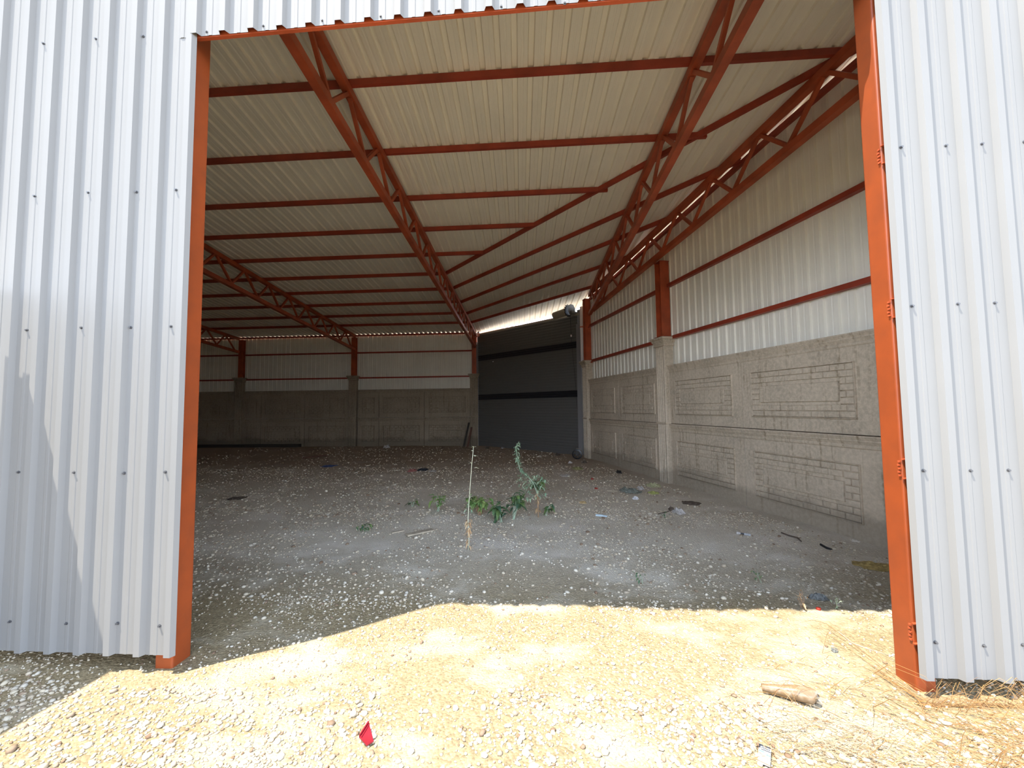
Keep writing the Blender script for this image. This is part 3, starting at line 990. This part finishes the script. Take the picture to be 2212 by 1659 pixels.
# ------------------------------------------------------------------ weeds
def leaf(mb, p, d, L, w, droop=0.3, rg=random):
    p, d = Vector(p), Vector(d).normalized()
    sdv = d.cross(Vector((0, 0, 1)))
    sdv = sdv.normalized() if sdv.length > 1e-3 else Vector((1, 0, 0))
    n = sdv.cross(d).normalized()
    t = Vector((0, 0, -1)) * droop * L
    m1, m2, tip = p + d * L * 0.35 + t * 0.08, p + d * L * 0.7 + t * 0.4, p + d * L + t
    f = 0.18 * w
    mb.add([p, m1 + sdv * w * 0.5 + n * f, m1, m1 - sdv * w * 0.5 + n * f, m2 + sdv * w * 0.36 + n * f * .7, m2, m2 - sdv * w * 0.36 + n * f * .7, tip],
           [(0, 2, 1), (0, 3, 2), (1, 2, 5, 4), (2, 3, 6, 5), (4, 5, 7), (5, 6, 7)])
def lerp_path(pts, q):
    k = min(int(q * (len(pts) - 1)), len(pts) - 2)
    f = q * (len(pts) - 1) - k
    return pts[k].lerp(pts[k + 1], f)
def rdir(rg, zlo=-0.2, zhi=0.7):
    a = rg.uniform(0, 6.283)
    return Vector((math.cos(a), math.sin(a), rg.uniform(zlo, zhi)))

# A: tall pale stem with a dry brown foot
rg = random.Random(3)
base = gp(1012, 1189)
A = empty('tall_weed', base)
tag(A, 'tall bare pale weed stalk with dry brown foot, closest to the sunlit ground', 'weed', 'tall weeds in the shed', 'thing')
ya = base.y
ptsA = [base - Vector((0, 0, 0.02))] + [pv(u, v, ya) for u, v in ((1013, 1160), (1011, 1120), (1013, 1085), (1016, 1045), (1018, 1015), (1021, 985), (1023, 964))]
MB().tube(ptsA, [0.006, 0.0055, 0.005, 0.0045, 0.004, 0.0035, 0.003, 0.002], 6).build('stem', 'stem', A, True)
mb = MB()
for i in range(46):
    q = rg.random() ** 0.8
    p = ptsA[1].lerp(ptsA[2], q) if rg.random() < 0.7 else base.lerp(ptsA[1], q)
    leaf(mb, p, rdir(rg, -0.6, 0.5), rg.uniform(0.03, 0.075), rg.uniform(0.012, 0.025), 0.6)
mb.build('dry_leaves', 'leaf_dry', A)
mb = MB()
for u, v, n in ((1026, 986, 4), (1018, 1001, 3), (1028, 1011, 5), (1014, 1072, 3), (1021, 975, 4), (1023, 966, 4)):
    p = pv(u, v, ya)
    for k in range(n):
        leaf(mb, p, rdir(rg, -0.1, 0.9), rg.uniform(0.025, 0.05), 0.016, 0.2)
mb.build('pods', 'stem', A)
mb = MB()
for i in range(10):
    p = pv(rg.uniform(1006, 1020), rg.uniform(1078, 1112), ya + rg.uniform(-.03, .03))
    leaf(mb, p, rdir(rg, -0.3, 0.4), rg.uniform(0.04, 0.07), 0.02, 0.5)
mb.build('leaves', 'leaf_pale', A)

# B: tall grey-green weed, bent
base = gp(1163, 1116)
B = empty('tall_weed', base)
tag(B, 'tall bent grey-green weed rising in front of the roller shutter', 'weed', 'tall weeds in the shed', 'thing')
yb_ = base.y
ptsB = [base - Vector((0, 0, 0.02))] + [pv(u, v, yb_) for u, v in ((1162, 1090), (1160, 1065), (1152, 1043), (1138, 1027), (1124, 1018), (1120, 1002), (1117, 985), (1115, 968), (1121, 953))]
MB().tube(ptsB[:3], [0.010, 0.009, 0.008], 6).build('foot', 'stem_brown', B, True)
MB().tube(ptsB[2:], [0.007, 0.006, 0.006, 0.005, 0.005, 0.004, 0.003, 0.002], 6).build('stem', 'stem_green', B, True)
mb = MB()
for i in range(120):
    q = rg.uniform(0.42, 1.0)
    p = lerp_path(ptsB, q)
    leaf(mb, p, rdir(rg, -0.3, 0.6), rg.uniform(0.035, 0.08) * (1.3 - 0.5 * q), rg.uniform(0.02, 0.036), 0.4)
for i in range(110):
    p = pv(rg.uniform(1116, 1180), rg.uniform(1026, 1078), yb_ + rg.uniform(-.12, .12))
    leaf(mb, p, rdir(rg, -0.5, 0.4), rg.uniform(0.04, 0.08), rg.uniform(0.02, 0.036), 0.5)
for (u0, v0, u1, v1) in ((1152, 1043, 1122, 1060), (1138, 1027, 1166, 1058), (1160, 1065, 1176, 1072), (1150, 1043, 1132, 1068)):
    mb.tube([pv(u0, v0, yb_), pv((u0 + u1) / 2, (v0 + v1) / 2 - 4, yb_ + .04), pv(u1, v1, yb_ + .08)], [0.004, 0.003, 0.002], 4, False)
mb.build('leaves', 'leaf_pale', B)
mb = MB()
for i in range(26):
    p = lerp_path(ptsB[:3], rg.random())
    leaf(mb, p, rdir(rg, -0.7, 0.3), rg.uniform(0.03, 0.07), 0.02, 0.7)
mb.build('dry_leaves', 'leaf_dry', B)

def bush(name, label, base_uv, spread, nleaf, sz, mat, seed, hmax, stems=4, dry=0, group='low leafy weeds'):
    """low plant: spread = (u0, u1, v0, v1) box of its leaves in the photograph's frame"""
    rg = random.Random(seed)
    b = gp(*base_uv)
    r = empty(name, b)
    tag(r, label, 'weed', group, 'thing')
    st, lf = MB(), MB()
    tips = []
    for k in range(stems):
        p = pv(rg.uniform(spread[0], spread[1]), rg.uniform(spread[2], (spread[2] + spread[3]) / 2), b.y + rg.uniform(-.1, .1))
        p.z = max(p.z, 0.06)
        m = b.lerp(p, 0.5) + Vector((rg.uniform(-.02, .02), 0, 0.03))
        th = 0.0016 if hmax < 0.15 else 0.004
        st.tube([b + Vector((rg.uniform(-.02, .02), rg.uniform(-.02, .02), -0.01)), m, p], [th, th * 0.75, th * 0.45], 5, False)
        tips.append((m, p))
    st.build('stem', 'stem_brown' if dry else 'stem_green', r)
    for i in range(nleaf):
        m, p = rg.choice(tips)
        q = m.lerp(p, rg.random()) + Vector((rg.uniform(-.05, .05), rg.uniform(-.06, .06), rg.uniform(-.04, .03)))
        q.z = max(q.z, gz(q.x, q.y) + 0.02)
        leaf(lf, q, rdir(rg, -0.6, 0.5), rg.uniform(0.7, 1.25) * sz, rg.uniform(0.45, 0.62) * sz, 0.5)
    lf.build('leaves', mat, r)
    if dry:
        dl = MB()
        for i in range(dry):
            m, p = rg.choice(tips)
            leaf(dl, m.lerp(b, rg.random()), rdir(rg, -0.5, 0.5), rg.uniform(0.03, 0.06), 0.02, 0.6)
        dl.build('dry_leaves', 'leaf_dry', r)
bush('leafy_weed', 'bushy green weed with an orange-brown stem behind the tall pale stalk', (1037, 1113), (1010, 1064, 1068, 1108), 80, 0.105, 'leaf', 31, 0.4, 6, 18)
bush('leafy_weed', 'low weed with broad drooping dark green leaves between the two tall stalks', (1083, 1127), (1070, 1098, 1088, 1124), 30, 0.135, 'leaf_dark', 32, 0.3, 4)
bush('leafy_weed', 'low weed with pointed dark leaves just left of the bent stalk', (1110, 1121), (1096, 1132, 1062, 1116), 64, 0.105, 'leaf_dark', 33, 0.35, 6)
bush('leafy_weed', 'small dark weed behind the bent stalk on its right', (1160, 1070), (1148, 1174, 1030, 1062), 46, 0.09, 'leaf_dark', 34, 0.35, 4)
bush('leafy_weed', 'small weed with narrow upright leaves left of the tall pale stalk', (946, 1106), (934, 964, 1066, 1100), 18, 0.13, 'leaf', 35, 0.3, 5)
bush('leafy_weed', 'tiny two-leaved weed in the gravel left of the other weeds', (890, 1094), (884, 908, 1078, 1092), 10, 0.09, 'leaf_dark', 36, 0.2, 3)
bush('leafy_weed', 'small dark weed right of the bent stalk foot', (1178, 1112), (1170, 1196, 1090, 1108), 22, 0.085, 'leaf_dark', 37, 0.2, 4)
bush('leafy_weed', 'flat creeping weed in the gravel in front of the board', (795, 1146), (760, 815, 1136, 1156), 30, 0.05, 'leaf_dark', 38, 0.1, 4)
bush('leafy_weed', 'tiny green tuft between the board and the right wall', (1388, 1255), (1380, 1396, 1242, 1256), 12, 0.03, 'leaf_dark', 39, 0.1, 3)
bush('leafy_weed', 'tiny green tuft in the shade closest to the right post', (1640, 1253), (1634, 1648, 1246, 1256), 12, 0.025, 'leaf_dark', 40, 0.1, 3)
bush('leafy_weed', 'thin pale sprout on the edge of the shade by the right post', (1806, 1313), (1800, 1812, 1288, 1306), 5, 0.025, 'leaf_pale', 41, 0.1, 3)
bush('leafy_weed', 'dry pale twiggy weed on the edge of the shade left of the red cap', (1735, 1312), (1712, 1736, 1276, 1306), 5, 0.022, 'straw', 42, 0.12, 6, 6)
bush('leafy_weed', 'small sprig beside the crumpled plastic near the right wall', (1438, 1117), (1430, 1446, 1106, 1118), 12, 0.04, 'leaf_dark', 43, 0.1, 3)

# ------------------------------------------------------------------ litter
def lit(name, c, rough=0.7, var=0.25, scale=14):
    MT[name] = simple(name, c, rough, 0, var, scale)
lit('blue_cloth', (0.05, 0.09, 0.22)); lit('pink_cloth', (0.40, 0.15, 0.13)); lit('navy_cloth', (0.02, 0.025, 0.035))
lit('greygreen_cloth', (0.20, 0.22, 0.19)); lit('lime_plastic', (0.42, 0.45, 0.14)); lit('pale_green_card', (0.46, 0.46, 0.27))
lit('black_rag', (0.015, 0.014, 0.013)); lit('grey_plastic', (0.50, 0.47, 0.44)); lit('white_plastic_film', (0.72, 0.72, 0.74))
lit('tan_card', (0.55, 0.40, 0.20)); lit('red_plastic', (0.25, 0.012, 0.022), 0.35, 0.3); lit('red_scrap', (0.40, 0.03, 0.015), 0.5)
lit('yellow_straw_pile', (0.42, 0.30, 0.10), 0.9, 0.5, 30); lit('teal_scrap', (0.15, 0.155, 0.145)); lit('brown_bark', (0.10, 0.075, 0.055), 0.9)
lit('olive_card', (0.30, 0.30, 0.13)); lit('white_chip', (0.70, 0.64, 0.55)); lit('print_dark', (0.03, 0.03, 0.035)); lit('print_cyan', (0.10, 0.45, 0.60)); lit('paper_white', (0.46, 0.48, 0.50))
lit('blue_white_plastic', (0.55, 0.68, 0.76))
def crumple(name, label, cat, u, v, w_, d_, h_, mat, seed, rot=0.0, group=None, nx=9, ny=7):
    """a creased, irregular sheet lying on the ground, with thickness"""
    rg = random.Random(seed)
    c = gp(u, v)
    ca, sa = math.cos(rot), math.sin(rot)
    k1, k2, k3 = rg.uniform(5, 9), rg.uniform(4, 8), rg.uniform(0, 6)
    edge = [rg.uniform(0.72, 1.05) for _ in range(12)]
    top = []
    for j in range(ny):
        for i in range(nx):
            a, b = i / (nx - 1) * 2 - 1, j / (ny - 1) * 2 - 1
            ang = math.atan2(b, a)
            e = edge[int((ang + math.pi) / 6.2832 * 11.99)]
            m = max(abs(a), abs(b)); rr = math.hypot(a, b)
            if rr > 1e-6:
                f = (m / rr * 0.55 + 0.45) * (1 + (e - 1) * m)
                a, b = a * f, b * f
            x, y = a * w_ / 2, b * d_ / 2
            z = h_ * (0.45 + 0.35 * math.sin(k1 * a + k3) * math.cos(k2 * b + 1.3 * k3) + 0.25 * rg.uniform(-1, 1)) * (1 - 0.75 * m * m)
            X, Y = c.x + ca * x - sa * y, c.y + sa * x + ca * y
            top.append(Vector((X, Y, gz(X, Y) + 0.004 + max(0, z))))
    n = nx * ny
    vs = top + [Vector((p.x, p.y, max(gz(p.x, p.y) - 0.001, p.z - 0.006))) for p in top]
    fs = []
    for j in range(ny - 1):
        for i in range(nx - 1):
            q = (j * nx + i, j * nx + i + 1, (j + 1) * nx + i + 1, (j + 1) * nx + i)
            fs += [q, tuple(n + x for x in reversed(q))]
    rim = [i for i in range(nx)] + [j * nx + nx - 1 for j in range(1, ny)] + [(ny - 1) * nx + i for i in range(nx - 2, -1, -1)] + [j * nx for j in range(ny - 2, 0, -1)]
    for a, b in zip(rim, rim[1:] + rim[:1]):
        fs.append((b, a, n + a, n + b))
    o = MB().add(vs, fs).build(name, mat, loc=c)
    return tag(o, label, cat, group, 'thing')
crumple('cloth', 'crumpled blue cloth on the gravel towards the back wall', 'cloth', 710, 1007, 0.42, 0.5, 0.05, 'blue_cloth', 1)
crumple('cloth', 'dusty pink cloth on the gravel, touching a black one', 'cloth', 891, 1018, 0.25, 0.35, 0.07, 'pink_cloth', 2)
crumple('cloth', 'black crumpled cloth beside the pink one on the gravel', 'cloth', 913, 1017, 0.28, 0.35, 0.09, 'navy_cloth', 3)
crumple('cloth', 'grey-green crumpled cloth, the largest scrap near the right wall', 'cloth', 1358, 1063, 0.40, 0.55, 0.12, 'greygreen_cloth', 4, 0.2)
crumple('wrapper', 'squashed lime green packaging in front of the pale green card', 'packaging', 1411, 1067, 0.20, 0.24, 0.06, 'lime_plastic', 5)
crumple('card', 'pale green sheet of card with one lifted edge near the fluted pillar', 'card', 1411, 1049, 0.32, 0.40, 0.09, 'pale_green_card', 6, -0.2)
crumple('rag', 'black rag by the foot of the right wall', 'rag', 1337, 1022, 0.16, 0.25, 0.12, 'black_rag', 7)
crumple('plastic_film', 'crumpled grey plastic film touching the grey-green cloth', 'plastic', 1384, 1057, 0.14, 0.30, 0.10, 'grey_plastic', 8)
crumple('plastic_film', 'small white plastic piece in front of the grey-green cloth', 'plastic', 1373, 1079, 0.12, 0.14, 0.07, 'white_plastic_film', 9)
crumple('plastic_film', 'crumpled clear plastic with a dark rim in front of the right wall', 'plastic', 1466, 1106, 0.18, 0.26, 0.09, 'grey_plastic', 10, 0.3)
crumple('rag', 'small dark knotted rag left of the crumpled clear plastic', 'rag', 1451, 1101, 0.09, 0.14, 0.08, 'brown_bark', 11)
crumple('paper', 'tan scrap of paper right of the weeds', 'paper', 1258, 1086, 0.14, 0.16, 0.04, 'tan_card', 12)
crumple('card', 'olive card lying near the black wheel in front of the shutter', 'card', 1248, 1013, 0.28, 0.5, 0.07, 'olive_card', 13)
crumple('stone_slab', 'flat white stone in front of the roller shutter', 'stone', 1166, 987, 0.16, 0.35, 0.06, 'white_chip', 14)
crumple('scrap', 'small red scrap near the black rag', 'scrap', 1279, 1036, 0.07, 0.10, 0.05, 'red_scrap', 15)
crumple('scrap', 'small orange red scrap between the weeds and the grey-green cloth', 'scrap', 1288, 1055, 0.08, 0.08, 0.03, 'red_scrap', 16)
crumple('bark', 'curled brown bark pieces by the foot of the right wall', 'bark', 1495, 1088, 0.32, 0.30, 0.05, 'brown_bark', 17, -0.4)
crumple('straw_heap', 'flattened heap of yellow straw behind the right doorway post', 'straw', 1892, 1224, 0.36, 0.28, 0.05, 'yellow_straw_pile', 18, -0.2, None, 13, 9)
crumple('scrap', 'small teal scrap on the sunlit dust left of the right post', 'scrap', 1803, 1402, 0.045, 0.06, 0.02, 'teal_scrap', 19, -0.5)
crumple('rubble', 'dark lump of rubble in the shade by the right post', 'rubble', 1768, 1290, 0.14, 0.10, 0.06, 'teal_scrap', 20)
crumple('paper', 'white torn paper by the foot of the right wall, nearest the post', 'paper', 1848, 1168, 0.09, 0.08, 0.02, 'white_chip', 22)
crumple('card', 'grey flattened card left of the olive card', 'card', 1222, 1028, 0.26, 0.4, 0.05, 'grey_plastic', 23)
crumple('cloth', 'dull brown cloth in front of the blue cloth on the left', 'cloth', 512, 1078, 0.34, 0.3, 0.03, 'brown_bark', 24)
crumple('rubble', 'grey rubble chip behind the tall pale stalk', 'rubble', 935, 1019, 0.2, 0.3, 0.05, 'grey_plastic', 25)

def stick(name, label, cat, uvs, r, mat, lift=0.0, n=6):
    pts = [gp(u, v, r * 0.8 + lift) for u, v in uvs]
    o = MB().tube(pts, [r] * (len(pts) - 1) + [r * 0.7], n).build(name, mat)
    return tag(o, label, cat, None, 'thing')
stick('stick', 'dark forked stick lying by the foot of the right wall', 'stick', [(1688, 1153), (1705, 1159), (1722, 1163), (1731, 1170)], 0.010, 'brown_bark')
stick('stick', 'short black stick behind the right doorway post', 'stick', [(1773, 1177), (1786, 1184), (1797, 1187)], 0.014, 'black_rag')
stick('twig', 'dark twig pointing at the crumpled clear plastic', 'twig', [(1422, 1109), (1434, 1106), (1448, 1103)], 0.009, 'brown_bark')
stick('twig', 'thin twig on the sunlit gravel before the left post', 'twig', [(352, 1480), (366, 1488), (392, 1492)], 0.003, 'brown_bark')
stick('twig', 'thin crooked twig in the shade behind the red cap', 'twig', [(1745, 1288), (1758, 1291), (1772, 1286)], 0.006, 'black_rag')
stick('branch', 'long thin dry branch on the dust beside the right post', 'branch', [(1812, 1365), (1840, 1388), (1872, 1400), (1932, 1418)], 0.003, 'timber_pale')
stick('stick', 'grey stick left of the grey-green cloth', 'stick', [(1312, 1061), (1325, 1062), (1334, 1063)], 0.012, 'timber_pale')
stick('tube', 'pale blue white plastic tube on the gravel right of the weeds', 'tube', [(1287, 1111), (1298, 1112), (1311, 1114)], 0.016, 'blue_white_plastic')
# a white and black tube end with a crumpled lid
t = empty('plastic_tube', gp(1607, 1157))
tag(t, 'white tube with a black band lying in front of the right wall', 'tube', None, 'thing')
p0, p1 = gp(1600, 1156, 0.016), gp(1622, 1159, 0.016)
MB().tube([p0, p0.lerp(p1, 0.35)], 0.012, 8).build('black_band', 'black', t)
MB().tube([p0.lerp(p1, 0.35), p1], 0.013, 8).build('barrel', 'paper_white', t)
MB().tube([p0.lerp(p1, -0.4), p0], [0.02, 0.014], 7).build('foil', 'grey_plastic', t)
# boards
def board(label, uv0, uv1, w_, th, mat):
    a, b = gp(*uv0, th / 2 + 0.004), gp(*uv1, th / 2 + 0.004)
    z = max(a.z, b.z); a.z = b.z = z
    o = MB().bar(a, b, w_, th).build('board', mat)
    tag(o, label, 'board', None, 'thing')
board('pale thin board on the gravel left of the weeds', (878, 1157), (935, 1145), 0.09, 0.018, 'timber_pale')
board('short pale lath left of the pale thin board', (846, 1150), (872, 1145), 0.04, 0.012, 'timber_pale')
board('reddish plank lying near the back wall', (655, 991), (706, 985), 0.10, 0.03, 'timber_red')
a, b = Vector((-15.6, YB - 0.22, 0.06)), Vector((-10.3, YB - 0.20, 0.06))
tag(MB().bar(a, b, 0.16, 0.13).build('timber_beam', 'timber_dark'), 'long black timber beam on the ground along the dark back wall', 'timber', None, 'thing')
# two dark boards leaning in the back corner
for k, (x0, x1, h, lab) in enumerate(((-3.12, -2.95, 0.98, 'taller dark board leaning in the corner left of the shutter'), (-2.96, -2.84, 0.78, 'shorter dark board leaning in the corner beside the shutter'))):
    b0 = Vector((x0, YB - 0.42, gz(x0, YB - .42) + 0.01)); b1 = Vector((x1, YB - 0.12, h))
    d = (b1 - b0)
    o = MB().bar(b0, b1, 0.075, 0.025, (0, -1, 0.3)).build('board', 'timber_red' if k else 'timber_dark')
    tag(o, lab, 'board', None, 'thing')
# lumps of rubble at the foot of the shutter and walls
for k, (u, v, s_, lab) in enumerate(((1052, 968, 0.12, 'brown clod at the left foot of the shutter'), (1085, 969, 0.10, 'pale clod at the foot of the shutter'), (1232, 1001, 0.10, 'grey stone left of the black wheel'),
                                     (1205, 984, 0.13, 'dark stone before the right part of the shutter'), (1262, 1000, 0.12, 'clod between the black wheel and the far pillar'), (835, 967, 0.22, 'pale rubble heap against the back wall'))):
    crumple('clod', lab, 'clod', u, v, s_ * 1.4, s_ * 1.2, s_ * 0.9, 'grey_plastic' if k in (1, 2, 5) else 'brown_bark', 60 + k)

# red plastic shard
pts = [gp(u, v, 0.012) for u, v in ((797, 1574), (777, 1602), (792, 1614), (807, 1605))]
t = empty('plastic_shard', pts[2])
tag(t, 'pointed red plastic shard on the sunlit gravel at the front', 'plastic shard', None, 'thing')
pts[0].z += 0.02; pts[1].z += 0.012
up3 = Vector((0, 0, 0.005))
MB().add(pts + [p + up3 for p in pts], [(3, 2, 1, 0), (4, 5, 6, 7), (0, 1, 5, 4), (1, 2, 6, 5), (2, 3, 7, 6), (3, 0, 4, 7)]).build('face', 'red_plastic', t)
rib = pts[0].lerp(pts[1], 0.03) + Vector((0.006, -0.002, 0.006)), pts[1] + Vector((0.008, 0.0, 0.006))
MB().tube(rib, 0.0022, 5).build('rib', 'red_plastic', t)
MB().obox(pts[0].lerp(pts[1], 0.5) + Vector((-0.003, 0.004, 0.004)), (pts[1] - pts[0]) * 0.46, (0.003, 0.002, 0), (0, 0, 0.009)).build('side_wall', 'red_plastic', t)

# red bottle cap
c = gp(1768, 1315)
t = MB()
t.tube([c, c + Vector((0, 0, 0.013)), c + Vector((0, 0, 0.016))], [0.017, 0.017, 0.013], 16)
tag(t.build('red_lid', 'red_scrap'), 'small round red plastic lid on the edge of the shade near the right post', 'lid', None, 'thing')

# glass bottle without its top
m, n, b = new_mat('dusty_brown_glass')
b.inputs['Base Color'].default_value = (0.28, 0.18, 0.1, 1)
b.inputs['Roughness'].default_value = 0.22
b.inputs['Transmission Weight'].default_value = 0.2
f = noise(n, pos(n), 30, 5)
n.links.new(mixc(n, ramp(n, f, 0.45, 0.7), (0.25, 0.16, 0.085), (0.36, 0.27, 0.18)), b.inputs['Base Color'])
MT['glass'] = m
g0 = gp(1646, 1494); g1 = gp(1734, 1513)
ax = (g1 - g0); ax.z = 0; ax = ax.normalized()
rb = 0.038
L = 0.245
c0 = Vector((g0.x, g0.y, gz(g0.x, g0.y)))
t = empty('bottle', c0)
tag(t, 'brownish glass bottle with missing neck lying on the sunlit dust', 'bottle', None, 'thing')
prof = [(0.0, 0.017), (0.02, 0.018), (0.05, 0.021), (0.09, 0.026), (0.13, 0.032), (0.165, 0.037), (0.20, rb), (0.232, rb), (0.243, 0.034), (0.245, 0.026)]
line = lambda q, r: c0 + ax * q + Vector((0, 0, 0.004 + rb * 0.55 + (r - rb) * 0.35 + 0.012))
mb = MB()
mb.tube([line(q, r) for q, r in prof], [r for q, r in prof], 24, False)
k0 = len(prof) - 1
mb.f.append(tuple(range(k0 * 24, k0 * 24 + 24)))
mb.build('body', 'glass', t, True)
mb = MB()
mb.tube([line(0.244, rb), line(0.2465, rb)], [0.034, 0.030], 24)
mb.build('base', 'glass', t)

# crushed printed packet
q = [gp(u, v, 0.01) for u, v in ((1640, 1612), (1666, 1622), (1664, 1657), (1637, 1646))]
t = empty('packet', q[3])
tag(t, 'flattened white packet with a dark printed band and pale blue print at the front edge', 'packet', None, 'thing')
def quad(s0, s1, t0, t1, lift, th, mat, nm):
    def P_(a, b): return q[0].lerp(q[1], a).lerp(q[3].lerp(q[2], a), b) + Vector((0, 0, lift))
    vs = [P_(s0, t0), P_(s1, t0), P_(s1, t1), P_(s0, t1)]
    MB().add(vs + [v + Vector((0, 0, th)) for v in vs], [(3, 2, 1, 0), (4, 5, 6, 7), (0, 1, 5, 4), (1, 2, 6, 5), (2, 3, 7, 6), (3, 0, 4, 7)]).build(nm, mat, t)
quad(0, 1, 0, 1, 0, 0.012, 'paper_white', 'box')
quad(0.0, 1, 0.02, 0.10, 0.0125, 0.0006, 'print_dark', 'printed_band')
quad(0.0, 0.14, 0.10, 0.26, 0.0125, 0.0006, 'print_dark', 'printed_band')
quad(0.2, 1, 0.29, 0.33, 0.0125, 0.0006, 'print_dark', 'printed_band')
for k in range(6):
    quad(0.24 + 0.12 * k, 0.30 + 0.12 * k, 0.15, 0.25, 0.0125, 0.0006, 'print_dark', 'print_mark')
quad(0.02, 0.5, 0.40, 0.45, 0.0125, 0.0006, 'print_cyan', 'print_stripe')
quad(0.66, 0.98, 0.50, 0.57, 0.0125, 0.0006, 'print_cyan', 'print_stripe')

# black wheel with a bare metal bracket in front of the shutter
c = gp(1247, 991); R_ = 0.155
c = Vector((c.x, c.y, gz(c.x, c.y)))
t = empty('spoked_wheel', c)
tag(t, 'black round spoked wheel with a shiny bent bracket at the right foot of the shutter', 'wheel', None, 'thing')
wc = c + Vector((0, 0, R_ - 0.004))
axw = Vector((0.25, 1, 0)).normalized(); sw = Vector((axw.y, -axw.x, 0))
def ring(r0, r1, h, nseg=28):
    mb = MB(); vs = []
    for k in range(nseg):
        a = 2 * math.pi * k / nseg
        e = sw * math.cos(a) + Vector((0, 0, 1)) * math.sin(a)
        vs += [wc + e * r0 - axw * h * .5, wc + e * r1 - axw * h * .35, wc + e * r1 + axw * h * .35, wc + e * r0 + axw * h * .5]
    fs = []
    for k in range(nseg):
        o_, p_ = 4 * k, 4 * ((k + 1) % nseg)
        for j in range(4):
            fs.append((o_ + j, o_ + (j + 1) % 4, p_ + (j + 1) % 4, p_ + j))
    return mb.add(vs, fs)
ring(R_ * 0.74, R_, 0.06).build('tyre', 'black', t)
mb = MB()
mb.tube([wc - axw * 0.03, wc + axw * 0.03], R_ * 0.2, 16)
for k in range(5):
    a = 2 * math.pi * k / 5 + 0.4
    e = sw * math.cos(a) + Vector((0, 0, 1)) * math.sin(a)
    mb.bar(wc + e * R_ * 0.15, wc + e * R_ * 0.78, 0.035, 0.02, axw)
mb.build('rim', 'black', t)
e1 = lambda x, z, q=0: wc + sw * x + Vector((0, 0, z)) - axw * q
MB().tube([e1(-0.03, R_ * 1.12, 0.03), e1(0.05, R_ * 1.15, 0.03), e1(0.115, R_ * 1.05, 0.03), e1(0.155, R_ * 0.5, 0.03), e1(0.17, -R_ * 0.45, 0.03), e1(0.165, -R_ * 0.93, 0.03)], 0.008, 8).build('bracket', 'chrome', t)
MB().tube([e1(0.0, 0.0, 0.04), e1(-0.05, -R_ * 0.55, 0.045), e1(-0.085, -R_ * 0.95, 0.05)], 0.007, 8).build('prop', 'chrome', t)
